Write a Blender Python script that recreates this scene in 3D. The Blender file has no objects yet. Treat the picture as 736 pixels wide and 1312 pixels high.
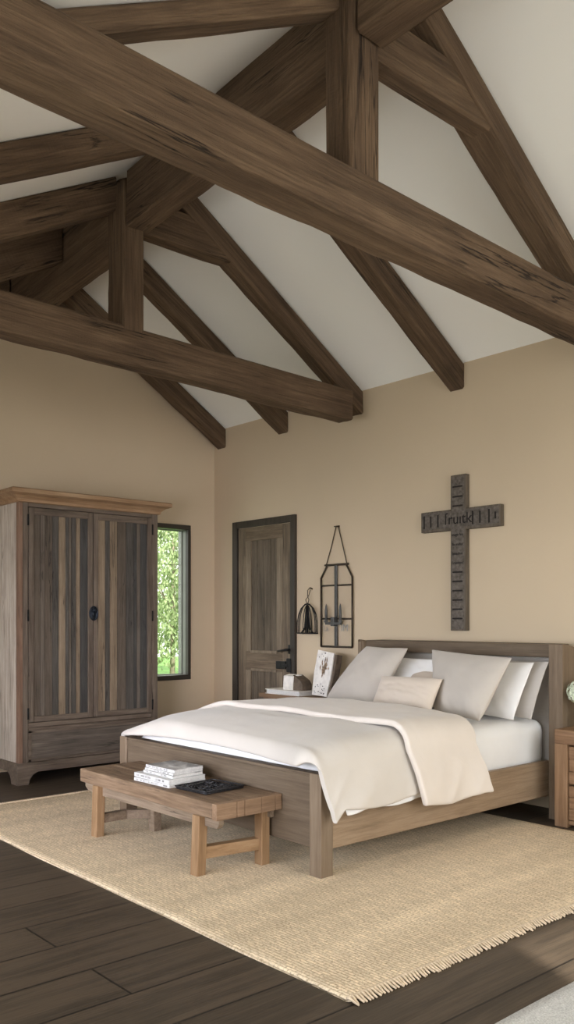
import bpy, bmesh, math, random
from mathutils import Vector, Matrix, noise
random.seed(7)
PI = math.pi
sc = bpy.context.scene
COL = sc.collection
BASE = {}

# ------------------------------------------------------------------ helpers
def obj(name, bm, mats, parent=None, smooth=False, world=True):
    """link a bmesh (built in room coordinates) as one mesh object"""
    if parent is not None and world:
        b = BASE.get(parent.as_pointer(), Vector((0, 0, 0)))
        bmesh.ops.translate(bm, verts=bm.verts, vec=-b)
    bmesh.ops.recalc_face_normals(bm, faces=bm.faces)
    me = bpy.data.meshes.new(name)
    bm.to_mesh(me); bm.free()
    if not isinstance(mats, (list, tuple)): mats = [mats]
    for m in mats: me.materials.append(m)
    if smooth:
        for p in me.polygons: p.use_smooth = True
    o = bpy.data.objects.new(name, me); COL.objects.link(o)
    if parent is not None:
        o.parent = parent
        BASE[o.as_pointer()] = BASE.get(parent.as_pointer(), Vector((0, 0, 0)))
    return o

def pieces(name, bm, mats, parent, smooth=False):
    """one object for every separate piece of the bmesh"""
    seen = set(); out = []
    bm.verts.ensure_lookup_table()
    for v in bm.verts:
        if v in seen: continue
        st = [v]; comp = set([v])
        while st:
            q = st.pop()
            for e in q.link_edges:
                o = e.other_vert(q)
                if o not in comp: comp.add(o); st.append(o)
        seen |= comp
        nb = bmesh.new(); mp = {x: nb.verts.new(x.co) for x in comp}
        fs = set(f for x in comp for f in x.link_faces)
        for f in fs: nb.faces.new([mp[x] for x in f.verts]).material_index = f.material_index
        out.append(obj(name, nb, mats, parent, smooth))
    bm.free(); return out

def tag(o, label=None, cat=None, group=None, kind=None):
    if label: o['label'] = label
    if cat: o['category'] = cat
    if group: o['group'] = group
    if kind: o['kind'] = kind
    return o

def thing(name, label, cat, loc, group=None, kind=None):
    o = bpy.data.objects.new(name, None); COL.objects.link(o)
    o.location = loc; o.empty_display_size = .1
    BASE[o.as_pointer()] = Vector(loc)
    return tag(o, label, cat, group, kind)

def box(bm, x0, x1, y0, y1, z0, z1, bev=0.0, mi=0, seg=2):
    r = bmesh.ops.create_cube(bm, size=1)
    vs = r['verts']
    for v in vs:
        v.co = Vector((x0 + (v.co.x + .5) * (x1 - x0), y0 + (v.co.y + .5) * (y1 - y0), z0 + (v.co.z + .5) * (z1 - z0)))
    fs = set(f for v in vs for f in v.link_faces)
    for f in fs: f.material_index = mi
    if bev > 0:
        es = list(set(e for v in vs for e in v.link_edges))
        r = bmesh.ops.bevel(bm, geom=es, offset=bev, segments=seg, profile=.5, affect='EDGES')
        for f in r['faces']: f.material_index = mi
    return vs

def prism(bm, pts, vec, mi=0):
    """polygon (list of 3D points) extruded along vec"""
    a = [bm.verts.new(p) for p in pts]
    b = [bm.verts.new(Vector(p) + Vector(vec)) for p in pts]
    n = len(pts)
    fs = [bm.faces.new(a), bm.faces.new(b[::-1])]
    for i in range(n): fs.append(bm.faces.new((a[i], b[i], b[(i + 1) % n], a[(i + 1) % n])))
    for f in fs: f.material_index = mi
    return a + b

def tube(bm, pts, r, n=6, closed=False, mi=0):
    pts = [Vector(p) for p in pts]; rings = []
    m = len(pts)
    up = None
    for i, p in enumerate(pts):
        if closed: t = (pts[(i + 1) % m] - pts[i - 1])
        else: t = pts[min(i + 1, m - 1)] - pts[max(i - 1, 0)]
        t.normalize()
        if up is None:
            up = Vector((0, 0, 1)) if abs(t.z) < .9 else Vector((1, 0, 0))
        s = t.cross(up)
        if s.length < 1e-4: s = t.cross(Vector((0, 1, 0)))
        s.normalize(); w = s.cross(t).normalized(); up = w
        rr = r[i] if isinstance(r, (list, tuple)) else r
        rings.append([bm.verts.new(p + (s * math.cos(2 * PI * k / n) + w * math.sin(2 * PI * k / n)) * rr) for k in range(n)])
    for i in range(m if closed else m - 1):
        a, b = rings[i], rings[(i + 1) % m]
        for k in range(n):
            bm.faces.new((a[k], a[(k + 1) % n], b[(k + 1) % n], b[k])).material_index = mi
    if not closed:
        bm.faces.new(rings[0][::-1]).material_index = mi; bm.faces.new(rings[-1]).material_index = mi

def lathe(bm, prof, c, n=32, mi=0):
    rings = []
    for r, z in prof:
        rings.append([bm.verts.new((c[0] + r * math.cos(2 * PI * k / n), c[1] + r * math.sin(2 * PI * k / n), c[2] + z)) for k in range(n)])
    for a, b in zip(rings, rings[1:]):
        for k in range(n): bm.faces.new((a[k], a[(k + 1) % n], b[(k + 1) % n], b[k])).material_index = mi
    return rings

def text_bm(s, size, ext=.002):
    cu = bpy.data.curves.new('lettering', 'FONT'); cu.body = s; cu.size = size; cu.extrude = ext
    cu.align_x = 'CENTER'; cu.align_y = 'CENTER'
    o = bpy.data.objects.new('lettering', cu)
    me = bpy.data.meshes.new_from_object(o)
    bm = bmesh.new(); bm.from_mesh(me)
    bpy.data.objects.remove(o); bpy.data.meshes.remove(me); bpy.data.curves.remove(cu)
    return bm

def merge(dst, src, M):
    bmesh.ops.transform(src, matrix=M, verts=src.verts)
    me = bpy.data.meshes.new('t'); src.to_mesh(me); src.free()
    dst.from_mesh(me); bpy.data.meshes.remove(me)

# ------------------------------------------------------------------ materials
def newmat(name):
    m = bpy.data.materials.new(name); m.use_nodes = True
    nt = m.node_tree
    return m, nt, nt.nodes['Principled BSDF']

def N(nt, t, **kw):
    n = nt.nodes.new(t)
    for k, v in kw.items():
        if k in n.inputs: n.inputs[k].default_value = v
        else: setattr(n, k, v)
    return n

def ramp(nt, stops):
    n = nt.nodes.new('ShaderNodeValToRGB'); e = n.color_ramp.elements
    while len(e) < len(stops): e.new(.5)
    for i, (p, c) in enumerate(stops):
        e[i].position = p; e[i].color = (*c, 1)
    return n

def wood(name, dark, mid, light, axis='X', rough=.65, scale=1.0, bump=.25, fine=.5, saw=0.0, crack=.0):
    m, nt, b = newmat(name); L = nt.links.new
    tc = N(nt, 'ShaderNodeTexCoord'); oi = N(nt, 'ShaderNodeObjectInfo')
    off = N(nt, 'ShaderNodeVectorMath', operation='MULTIPLY_ADD')
    cx = N(nt, 'ShaderNodeCombineXYZ')
    mu = N(nt, 'ShaderNodeMath', operation='MULTIPLY'); mu.inputs[1].default_value = 17.0
    L(oi.outputs['Random'], mu.inputs[0])
    for i in range(3): L(mu.outputs[0], cx.inputs[i])
    ad = N(nt, 'ShaderNodeVectorMath', operation='ADD')
    L(tc.outputs['Object'], ad.inputs[0]); L(cx.outputs[0], ad.inputs[1])
    def mp(along, across):
        s = [across * scale] * 3; s['XYZ'.index(axis)] = along * scale
        q = N(nt, 'ShaderNodeMapping'); q.inputs['Scale'].default_value = s
        L(ad.outputs[0], q.inputs[0]); return q
    n1 = N(nt, 'ShaderNodeTexNoise', Scale=1.0, Detail=6.0, Roughness=.6, Distortion=.7)
    L(mp(1.1, 16).outputs[0], n1.inputs['Vector'])
    n2 = N(nt, 'ShaderNodeTexNoise', Scale=1.0, Detail=4.0, Roughness=.7, Distortion=.2)
    L(mp(3, 85).outputs[0], n2.inputs['Vector'])
    n3 = N(nt, 'ShaderNodeTexNoise', Scale=1.0, Detail=3.0, Roughness=.6)
    L(mp(1.5, 2.2).outputs[0], n3.inputs['Vector'])
    mx = N(nt, 'ShaderNodeMath', operation='MULTIPLY_ADD'); mx.inputs[1].default_value = fine
    L(n2.outputs['Fac'], mx.inputs[0])
    s1 = N(nt, 'ShaderNodeMath', operation='MULTIPLY_ADD'); s1.inputs[1].default_value = .55
    L(n3.outputs['Fac'], s1.inputs[0]); L(n1.outputs['Fac'], s1.inputs[2]); L(s1.outputs[0], mx.inputs[2])
    mr = N(nt, 'ShaderNodeMapRange'); c = .5 + .275 + fine * .5
    mr.inputs['From Min'].default_value = c - .33; mr.inputs['From Max'].default_value = c + .33
    L(mx.outputs[0], mr.inputs['Value'])
    r = ramp(nt, [(0.0, dark), (.5, mid), (1.0, light)])
    L(mr.outputs[0], r.inputs[0]); L(r.outputs[0], b.inputs['Base Color'])
    b.inputs['Roughness'].default_value = rough
    b.inputs['Specular IOR Level'].default_value = .3
    h = mr.outputs[0]
    if crack > 0:
        nc = N(nt, 'ShaderNodeTexNoise', Scale=1.0, Detail=5.0, Roughness=.55, Distortion=.3)
        L(mp(.55, 11).outputs[0], nc.inputs['Vector'])
        sb = N(nt, 'ShaderNodeMath', operation='SUBTRACT'); sb.inputs[1].default_value = .47; L(nc.outputs['Fac'], sb.inputs[0])
        ab = N(nt, 'ShaderNodeMath', operation='ABSOLUTE'); L(sb.outputs[0], ab.inputs[0])
        ck = N(nt, 'ShaderNodeMapRange'); ck.inputs['From Min'].default_value = .003; ck.inputs['From Max'].default_value = .016
        L(ab.outputs[0], ck.inputs['Value'])
        # cracks come and go along the piece
        nm = N(nt, 'ShaderNodeTexNoise', Scale=1.0, Detail=2.0); L(mp(1.3, 4).outputs[0], nm.inputs['Vector'])
        gm = N(nt, 'ShaderNodeMapRange'); gm.inputs['From Min'].default_value = .5; gm.inputs['From Max'].default_value = .62
        L(nm.outputs['Fac'], gm.inputs['Value'])
        iv = N(nt, 'ShaderNodeMath', operation='SUBTRACT'); iv.inputs[0].default_value = 1.0; L(ck.outputs[0], iv.inputs[1])
        cm = N(nt, 'ShaderNodeMath', operation='MULTIPLY'); L(iv.outputs[0], cm.inputs[0]); L(gm.outputs[0], cm.inputs[1])
        cs = N(nt, 'ShaderNodeMath', operation='MULTIPLY'); cs.inputs[1].default_value = crack; L(cm.outputs[0], cs.inputs[0])
        mxc = N(nt, 'ShaderNodeMixRGB'); L(cs.outputs[0], mxc.inputs[0]); L(r.outputs[0], mxc.inputs[1])
        mxc.inputs[2].default_value = (*[c * .3 for c in dark], 1); L(mxc.outputs[0], b.inputs['Base Color'])
        hh = N(nt, 'ShaderNodeMath', operation='MULTIPLY_ADD'); hh.inputs[1].default_value = -1.5
        L(cs.outputs[0], hh.inputs[0]); L(mr.outputs[0], hh.inputs[2]); h = hh.outputs[0]
    if saw > 0:
        w = N(nt, 'ShaderNodeTexNoise', Scale=1.0, Detail=2.0)
        L(mp(60, 6).outputs[0], w.inputs['Vector'])
        a = N(nt, 'ShaderNodeMath', operation='MULTIPLY_ADD'); a.inputs[1].default_value = saw
        L(w.outputs['Fac'], a.inputs[0]); L(h, a.inputs[2]); h = a.outputs[0]
    bp = N(nt, 'ShaderNodeBump'); bp.inputs['Strength'].default_value = bump; bp.inputs['Distance'].default_value = .02
    L(h, bp.inputs['Height']); L(bp.outputs[0], b.inputs['Normal'])
    return m

def plain(name, col, rough=.6, metal=0.0, nscale=0, namt=.1, bump=0, spec=.4, bscale=None):
    m, nt, b = newmat(name); L = nt.links.new
    b.inputs['Roughness'].default_value = rough; b.inputs['Metallic'].default_value = metal
    b.inputs['Specular IOR Level'].default_value = spec
    tc = N(nt, 'ShaderNodeTexCoord')
    n = N(nt, 'ShaderNodeTexNoise', Scale=nscale or 5.0, Detail=5.0); L(tc.outputs['Object'], n.inputs['Vector'])
    r = ramp(nt, [(.3, tuple(c * (1 - namt) for c in col)), (.7, tuple(min(1, c * (1 + namt)) for c in col))])
    L(n.outputs['Fac'], r.inputs[0]); L(r.outputs[0], b.inputs['Base Color'])
    if bump:
        n2 = N(nt, 'ShaderNodeTexNoise', Scale=bscale or 60.0, Detail=3.0); L(tc.outputs['Object'], n2.inputs['Vector'])
        bp = N(nt, 'ShaderNodeBump'); bp.inputs['Strength'].default_value = bump; bp.inputs['Distance'].default_value = .01
        L(n2.outputs['Fac'], bp.inputs['Height']); L(bp.outputs[0], b.inputs['Normal'])
    return m

def fabric(name, col, wscale=350, bump=.12):
    m = plain(name, col, rough=.9, nscale=4, namt=.03, spec=.15)
    nt = m.node_tree; L = nt.links.new; b = nt.nodes['Principled BSDF']
    b.inputs['Sheen Weight'].default_value = .25
    tc = N(nt, 'ShaderNodeTexCoord')
    n = N(nt, 'ShaderNodeTexNoise', Scale=wscale, Detail=2.0); L(tc.outputs['Object'], n.inputs['Vector'])
    n2 = N(nt, 'ShaderNodeTexNoise', Scale=7.0, Detail=4.0, Distortion=.8); L(tc.outputs['Object'], n2.inputs['Vector'])
    a = N(nt, 'ShaderNodeMath', operation='MULTIPLY_ADD'); a.inputs[1].default_value = 8.0
    L(n2.outputs['Fac'], a.inputs[0]); L(n.outputs['Fac'], a.inputs[2])
    bp = N(nt, 'ShaderNodeBump'); bp.inputs['Strength'].default_value = bump; bp.inputs['Distance'].default_value = .004
    L(a.outputs[0], bp.inputs['Height']); L(bp.outputs[0], b.inputs['Normal'])
    return m

def floor_mat():
    m, nt, b = newmat('floor_planks'); L = nt.links.new
    tc = N(nt, 'ShaderNodeTexCoord')
    mp = N(nt, 'ShaderNodeMapping'); mp.inputs['Rotation'].default_value = (0, 0, PI / 2); mp.inputs['Location'].default_value = (.3, .035, 0)
    L(tc.outputs['Object'], mp.inputs[0])
    br = N(nt, 'ShaderNodeTexBrick', offset=.41)
    br.inputs['Scale'].default_value = 1; br.inputs['Brick Width'].default_value = 3.1; br.inputs['Row Height'].default_value = .285
    br.inputs['Mortar Size'].default_value = .005; br.inputs['Mortar Smooth'].default_value = .1; br.inputs['Bias'].default_value = 0
    br.inputs['Color1'].default_value = (0, 0, 0, 1); br.inputs['Color2'].default_value = (1, 1, 1, 1); br.inputs['Mortar'].default_value = (.5, .5, .5, 1)
    L(mp.outputs[0], br.inputs['Vector'])
    m2 = N(nt, 'ShaderNodeMapping'); m2.inputs['Scale'].default_value = (20, 1.1, 1); L(tc.outputs['Object'], m2.inputs[0])
    off = N(nt, 'ShaderNodeVectorMath', operation='MULTIPLY_ADD'); off.inputs[1].default_value = (9, 9, 9)
    L(br.outputs['Color'], off.inputs[0]); L(m2.outputs[0], off.inputs[2])
    n1 = N(nt, 'ShaderNodeTexNoise', Scale=1.0, Detail=8.0, Roughness=.65, Distortion=.6); L(off.outputs[0], n1.inputs['Vector'])
    m3 = N(nt, 'ShaderNodeMapping'); m3.inputs['Scale'].default_value = (110, 4, 1); L(tc.outputs['Object'], m3.inputs[0])
    n2 = N(nt, 'ShaderNodeTexNoise', Scale=1.0, Detail=3.0); L(m3.outputs[0], n2.inputs['Vector'])
    n3 = N(nt, 'ShaderNodeTexNoise', Scale=2.2, Detail=4.0); L(tc.outputs['Object'], n3.inputs['Vector'])
    a = N(nt, 'ShaderNodeMath', operation='MULTIPLY_ADD'); a.inputs[1].default_value = .4; L(n2.outputs['Fac'], a.inputs[0]); L(n1.outputs['Fac'], a.inputs[2])
    a2 = N(nt, 'ShaderNodeMath', operation='MULTIPLY_ADD'); a2.inputs[1].default_value = .35; L(n3.outputs['Fac'], a2.inputs[0]); L(a.outputs[0], a2.inputs[2])
    a3 = N(nt, 'ShaderNodeMath', operation='MULTIPLY_ADD'); a3.inputs[1].default_value = .13; L(br.outputs['Color'], a3.inputs[0]); L(a2.outputs[0], a3.inputs[2])
    r = ramp(nt, [(.55, (.030, .023, .0165)), (.85, (.051, .039, .028)), (1.0, (.077, .057, .040))])
    L(a3.outputs[0], r.inputs[0])
    mx = N(nt, 'ShaderNodeMixRGB'); L(br.outputs['Fac'], mx.inputs[0]); L(r.outputs[0], mx.inputs[1]); mx.inputs[2].default_value = (.013, .010, .008, 1)
    L(mx.outputs[0], b.inputs['Base Color'])
    b.inputs['Roughness'].default_value = .5; b.inputs['Specular IOR Level'].default_value = .35
    hs = N(nt, 'ShaderNodeMath', operation='MULTIPLY_ADD'); hs.inputs[1].default_value = -1.2
    L(br.outputs['Fac'], hs.inputs[0]); L(a.outputs[0], hs.inputs[2])
    bp = N(nt, 'ShaderNodeBump'); bp.inputs['Strength'].default_value = .22; bp.inputs['Distance'].default_value = .01
    L(hs.outputs[0], bp.inputs['Height']); L(bp.outputs[0], b.inputs['Normal'])
    return m

def rug_mat(name, c_hi, c_lo, bw=.03, rh=.0135, band=True):
    m, nt, b = newmat(name); L = nt.links.new
    tc = N(nt, 'ShaderNodeTexCoord')
    nz = N(nt, 'ShaderNodeTexNoise', Scale=30.0, Detail=2.0); L(tc.outputs['Object'], nz.inputs['Vector'])
    w = N(nt, 'ShaderNodeVectorMath', operation='MULTIPLY_ADD'); w.inputs[1].default_value = (.012, .006, 0)
    L(nz.outputs['Color'], w.inputs[0]); L(tc.outputs['Object'], w.inputs[2])
    br = N(nt, 'ShaderNodeTexBrick', offset=.5)
    br.inputs['Scale'].default_value = 1; br.inputs['Brick Width'].default_value = bw; br.inputs['Row Height'].default_value = rh
    br.inputs['Mortar Size'].default_value = rh * .2; br.inputs['Mortar Smooth'].default_value = .8
    br.inputs['Color1'].default_value = (*c_hi, 1); br.inputs['Color2'].default_value = (*[c * .82 for c in c_hi], 1); br.inputs['Mortar'].default_value = (*c_lo, 1)
    L(w.outputs[0], br.inputs['Vector'])
    mp = N(nt, 'ShaderNodeMapping'); mp.inputs['Scale'].default_value = (6, .5, 1); L(tc.outputs['Object'], mp.inputs[0])
    n2 = N(nt, 'ShaderNodeTexNoise', Scale=1.0, Detail=4.0); L(mp.outputs[0], n2.inputs['Vector'])
    r = ramp(nt, [(.3, (.86, .85, .84)), (.7, (1.08, 1.08, 1.08))]); L(n2.outputs['Fac'], r.inputs[0])
    mx = N(nt, 'ShaderNodeMixRGB', blend_type='MULTIPLY'); mx.inputs[0].default_value = 1
    L(br.outputs['Color'], mx.inputs[1]); L(r.outputs[0], mx.inputs[2])
    n4 = N(nt, 'ShaderNodeTexNoise', Scale=95.0, Detail=3.0, Roughness=.7); L(tc.outputs['Object'], n4.inputs['Vector'])
    r4 = ramp(nt, [(.34, (.66, .63, .59)), (.5, (1.02, 1.02, 1.02)), (.7, (1.13, 1.13, 1.13))]); L(n4.outputs['Fac'], r4.inputs[0])
    m5 = N(nt, 'ShaderNodeMixRGB', blend_type='MULTIPLY'); m5.inputs[0].default_value = 1
    L(mx.outputs[0], m5.inputs[1]); L(r4.outputs[0], m5.inputs[2]); L(m5.outputs[0], b.inputs['Base Color'])
    b.inputs['Roughness'].default_value = .95; b.inputs['Specular IOR Level'].default_value = .1
    bp = N(nt, 'ShaderNodeBump', invert=True); bp.inputs['Strength'].default_value = .8; bp.inputs['Distance'].default_value = .006
    L(br.outputs['Fac'], bp.inputs['Height']); L(bp.outputs[0], b.inputs['Normal'])
    return m

def glass_mat(name, tint=(1, 1, 1), refl=.6):
    m = bpy.data.materials.new(name); m.use_nodes = True; nt = m.node_tree; nt.nodes.clear(); L = nt.links.new
    o = N(nt, 'ShaderNodeOutputMaterial'); t = N(nt, 'ShaderNodeBsdfTransparent'); t.inputs[0].default_value = (*tint, 1)
    g = N(nt, 'ShaderNodeBsdfGlossy'); g.inputs['Roughness'].default_value = .03
    fr = N(nt, 'ShaderNodeLayerWeight'); fr.inputs[0].default_value = .12
    x = N(nt, 'ShaderNodeMixShader'); fq = N(nt, 'ShaderNodeMath', operation='MULTIPLY'); fq.inputs[1].default_value = refl; L(fr.outputs['Facing'], fq.inputs[0]); L(fq.outputs[0], x.inputs[0])
    L(t.outputs[0], x.inputs[1]); L(g.outputs[0], x.inputs[2]); L(x.outputs[0], o.inputs[0])
    return m

def leaf(name, col):
    m = plain(name, col, rough=.5, nscale=2.5, namt=.3); nt = m.node_tree; L = nt.links.new
    b = nt.nodes['Principled BSDF']; out = nt.nodes['Material Output']
    t = N(nt, 'ShaderNodeBsdfTranslucent'); t.inputs[0].default_value = (*col, 1)
    x = N(nt, 'ShaderNodeMixShader'); x.inputs[0].default_value = .45
    L(b.outputs[0], x.inputs[1]); L(t.outputs[0], x.inputs[2]); L(x.outputs[0], out.inputs['Surface'])
    return m
M = {}
M['wall'] = plain('wall_plaster', (.565, .458, .325), rough=.92, nscale=1.3, namt=.025, bump=.08, spec=.1, bscale=25)
M['ceiling'] = plain('ceiling_plaster', (.89, .885, .85), rough=.95, nscale=1.0, namt=.02, bump=.06, spec=.1, bscale=20)
M['floor'] = floor_mat()
M['timber'] = wood('hewn_timber', (.052, .031, .018), (.118, .075, .044), (.20, .132, .079), 'X', rough=.8, bump=.7, fine=.8, saw=.35, crack=.9)
M['bed'] = wood('bed_oak_shaded', (0.086, 0.061, 0.041), (0.127, 0.093, 0.062), (0.168, 0.127, 0.089), 'X', rough=.6, bump=.12, fine=.7, scale=1.6, saw=.4)  # same oak, darkened in colour for the shaded footboard side
M['bedz'] = wood('bed_oak_upright', (.12, .085, .056), (.175, .127, .085), (.23, .175, .122), 'Z', rough=.6, bump=.12, fine=.7, scale=1.6)
M['bedy'] = wood('bed_oak_rail_lit', (0.189, 0.132, 0.084), (0.277, 0.198, 0.128), (0.358, 0.267, 0.182), 'Y', rough=.6, bump=.12, fine=.7, scale=1.6)  # same oak, lightened in colour for the light on the rails
M['bench'] = wood('bench_top_wood', (0.094, 0.058, 0.035), (0.195, 0.129, 0.080), (0.312, 0.222, 0.148), 'X', rough=.6, bump=.25, fine=.6, scale=1.8, crack=.7)
M['bench_side'] = wood('bench_edge_wood', (0.101, 0.072, 0.048), (0.195, 0.144, 0.100), (0.281, 0.218, 0.156), 'X', rough=.65, bump=.25, fine=.6, scale=1.8, crack=.7)
M['bench_end'] = wood('bench_end_grain', (0.148, 0.090, 0.051), (0.234, 0.148, 0.090), (0.328, 0.226, 0.148), 'Y', rough=.7, bump=.2, fine=.5, scale=2.5)
M['bench_leg'] = wood('bench_leg_wood', (0.164, 0.098, 0.048), (0.265, 0.160, 0.082), (0.343, 0.226, 0.129), 'Z', rough=.6, bump=.2, fine=.6, scale=2)
M['bench_bar'] = wood('bench_bar_wood', (0.179, 0.105, 0.051), (0.289, 0.176, 0.090), (0.367, 0.242, 0.136), 'Y', rough=.6, bump=.2, fine=.6, scale=2)
M['w_frame'] = wood('wardrobe_frame', (0.053, 0.039, 0.029), (0.112, 0.085, 0.064), (0.177, 0.142, 0.109), 'Z', rough=.7, bump=.3, fine=.8, scale=1.5, crack=.7)
M['w_rail'] = wood('wardrobe_rail', (0.055, 0.041, 0.030), (0.116, 0.088, 0.066), (0.184, 0.147, 0.113), 'Y', rough=.7, bump=.3, fine=.8, scale=1.5, crack=.7)
M['w_corn'] = wood('wardrobe_cornice', (.16, .09, .045), (.27, .165, .09), (.36, .25, .15), 'Y', rough=.65, bump=.2, fine=.7, scale=1.5)
M['w_side'] = wood('wardrobe_side', (.22, .185, .15), (.40, .35, .295), (.55, .50, .43), 'Z', rough=.75, bump=.3, fine=.8, scale=1.6, crack=.7)
M['w_red'] = wood('wardrobe_red_edge', (.095, .05, .031), (.165, .098, .065), (.24, .155, .108), 'Z', rough=.7, bump=.3, fine=.7, scale=1.5, crack=.7)
PL = [((0.050, 0.038, 0.027), (0.092, 0.072, 0.054), (0.134, 0.109, 0.084)), ((0.037, 0.033, 0.027), (0.065, 0.058, 0.050), (0.099, 0.090, 0.077)),
      ((0.115, 0.082, 0.054), (0.20, 0.15, 0.10), (0.28, 0.218, 0.152)), ((0.030, 0.028, 0.025), (0.050, 0.048, 0.045), (0.076, 0.074, 0.068)),
      ((0.064, 0.050, 0.038), (0.116, 0.094, 0.074), (0.164, 0.139, 0.112))]
M['planks'] = [wood('reclaimed_plank_%s' % n, *c, 'Z', rough=.75, bump=.4, fine=.9, scale=1.7, crack=.8) for n, c in zip(('brown', 'grey', 'tan', 'slate', 'pale'), PL)]
M['drawer'] = wood('wardrobe_drawer_wood', (0.051, 0.043, 0.035), (0.105, 0.086, 0.069), (0.182, 0.150, 0.118), 'Y', rough=.7, bump=.3, fine=.8, scale=1.3, crack=.7)
M['doorx'] = wood('door_rail_wood', (.07, .050, .032), (.135, .098, .064), (.22, .165, .11), 'X', rough=.65, bump=.3, fine=.8, scale=1.7)
M['door'] = wood('door_wood', (.07, .052, .034), (.14, .104, .07), (.24, .185, .125), 'Z', rough=.65, bump=.3, fine=.8, scale=1.7, crack=.7)
M['doorp'] = wood('door_panel_wood', (.05, .038, .026), (.10, .076, .052), (.165, .128, .09), 'Z', rough=.65, bump=.3, fine=.8, scale=1.7, crack=.7)
M['mould'] = wood('door_moulding_wood', (.10, .075, .05), (.19, .145, .10), (.29, .23, .16), 'Z', rough=.65, bump=.3, fine=.8, scale=1.7)
M['dark_frame'] = wood('dark_stained_frame', (.022, .018, .014), (.04, .032, .025), (.065, .052, .04), 'Z', rough=.5, bump=.1)
M['win_frame'] = plain('window_frame_paint', (.045, .037, .028), rough=.45, namt=.15)
M['jamb'] = plain('window_reveal_lit', (.24, .25, .22), rough=.35, namt=.1)  # greenish daylight reflected off the dark reveal, put into the colour
M['night'] = wood('nightstand_wood', (.15, .082, .043), (.235, .138, .074), (.33, .205, .12), 'Z', rough=.55, bump=.12, fine=.6, scale=1.8)
M['nightx'] = wood('nightstand_drawer_wood', (.14, .075, .04), (.225, .13, .07), (.33, .2, .115), 'X', rough=.55, bump=.15, fine=.6, scale=1.8)
M['table'] = wood('bedside_table_wood', (.10, .055, .03), (.2, .12, .07), (.3, .2, .12), 'X', rough=.6, bump=.2)
M['cross'] = wood('cross_wood', (.065, .052, .038), (.115, .093, .07), (.17, .138, .108), 'Z', rough=.8, bump=.3, fine=.7, scale=2)
M['cross_in'] = plain('cross_weathered_face', (.115, .098, .082), rough=.85, nscale=45, namt=.35, bump=.4, spec=.2)
M['carve'] = plain('carved_dark', (.016, .012, .01), rough=.9)
M['wire'] = plain('blackened_wire', (.055, .055, .06), rough=.38, metal=.7, nscale=60, namt=.5)
M['iron'] = plain('black_iron', (.018, .017, .017), rough=.5, metal=.6, nscale=40, namt=.3, bump=.1)
M['blueiron'] = plain('blue_black_iron', (.022, .028, .04), rough=.35, metal=.7, nscale=60, namt=.4, bump=.2)
M['bronze'] = plain('dark_bronze_wire', (.05, .036, .025), rough=.5, metal=.5, nscale=40, namt=.2)
M['greyiron'] = plain('grey_painted_iron', (.085, .084, .08), rough=.5, metal=.3, nscale=30, namt=.2)
M['glass'] = glass_mat('clear_glass')
M['vase'] = glass_mat('vase_glass', (.88, .92, .90), 1.6)
M['duvet'] = fabric('duvet_linen', (0.580, 0.543, 0.497))
M['fold'] = fabric('duvet_fold_linen', (0.667, 0.611, 0.555))
M['sheet'] = fabric('white_cotton', (.78, .785, .79))
M['greige'] = fabric('greige_linen', (.52, .475, .425))
M['cream'] = fabric('cream_linen', (.67, .58, .49))
M['white'] = fabric('white_pillow_cotton', (.80, .79, .78))
M['greypil'] = fabric('grey_pillow_linen', (.45, .42, .39))
M['uphol'] = fabric('headboard_upholstery', (.40, .37, .34), wscale=220, bump=.3)
M['rug'] = rug_mat('jute_weave', (0.885, 0.735, 0.53), (.59, .465, .315), bw=.055, rh=.017)
M['fringe'] = plain('jute_yarn', (.62, .5, .36), rough=.95, nscale=80, namt=.2, spec=.1)
M['grug'] = plain('grey_wool', (.55, .55, .53), rough=.95, nscale=160, namt=.22, bump=.6, bscale=140, spec=.1)
M['paper'] = plain('paper_edges', (.62, .61, .59), rough=.8, nscale=90, namt=.12)
M['cover'] = plain('magazine_cover', (.58, .58, .57), rough=.45, nscale=14, namt=.2)
M['chalk'] = plain('white_distressed_paint', (.74, .71, .66), rough=.85, nscale=22, namt=.14, bump=.3)
M['brownart'] = plain('brown_feather_paint', (.27, .19, .125), rough=.85, nscale=50, namt=.7)
M['darkside'] = plain('dark_board_edge', (.12, .09, .065), rough=.85, nscale=20, namt=.3)
M['petal'] = plain('hydrangea_petal', (.70, .76, .60), rough=.7, nscale=30, namt=.15)
M['stem'] = plain('green_stem', (.10, .17, .05), rough=.6)
M['grass'] = plain('lawn', (.10, .22, .04), rough=.95, nscale=3, namt=.4)
M['bark'] = plain('bark', (.22, .19, .14), rough=.9, nscale=15, namt=.3)
M['leafA'] = leaf('leaf_light', (.30, .38, .19))
M['leafB'] = leaf('leaf_mid', (.22, .31, .13))

def cover_print(name, seed, dark=.18):
    m, nt, b = newmat(name); L = nt.links.new
    tc = N(nt, 'ShaderNodeTexCoord'); mp = N(nt, 'ShaderNodeMapping'); mp.inputs['Location'].default_value = (seed, seed * .7, 0)
    L(tc.outputs['Object'], mp.inputs[0])
    n = N(nt, 'ShaderNodeTexNoise', Scale=11.0, Detail=6.0, Distortion=1.0); L(mp.outputs[0], n.inputs['Vector'])
    r = ramp(nt, [(.42, (dark, dark, dark * .97)), (.54, (.36, .35, .34)), (.68, (.66, .65, .63))]); L(n.outputs['Fac'], r.inputs[0])
    L(r.outputs[0], b.inputs['Base Color']); b.inputs['Roughness'].default_value = .4
    return m
M['print'] = cover_print('grey_photo_cover', 3.1)

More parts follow.
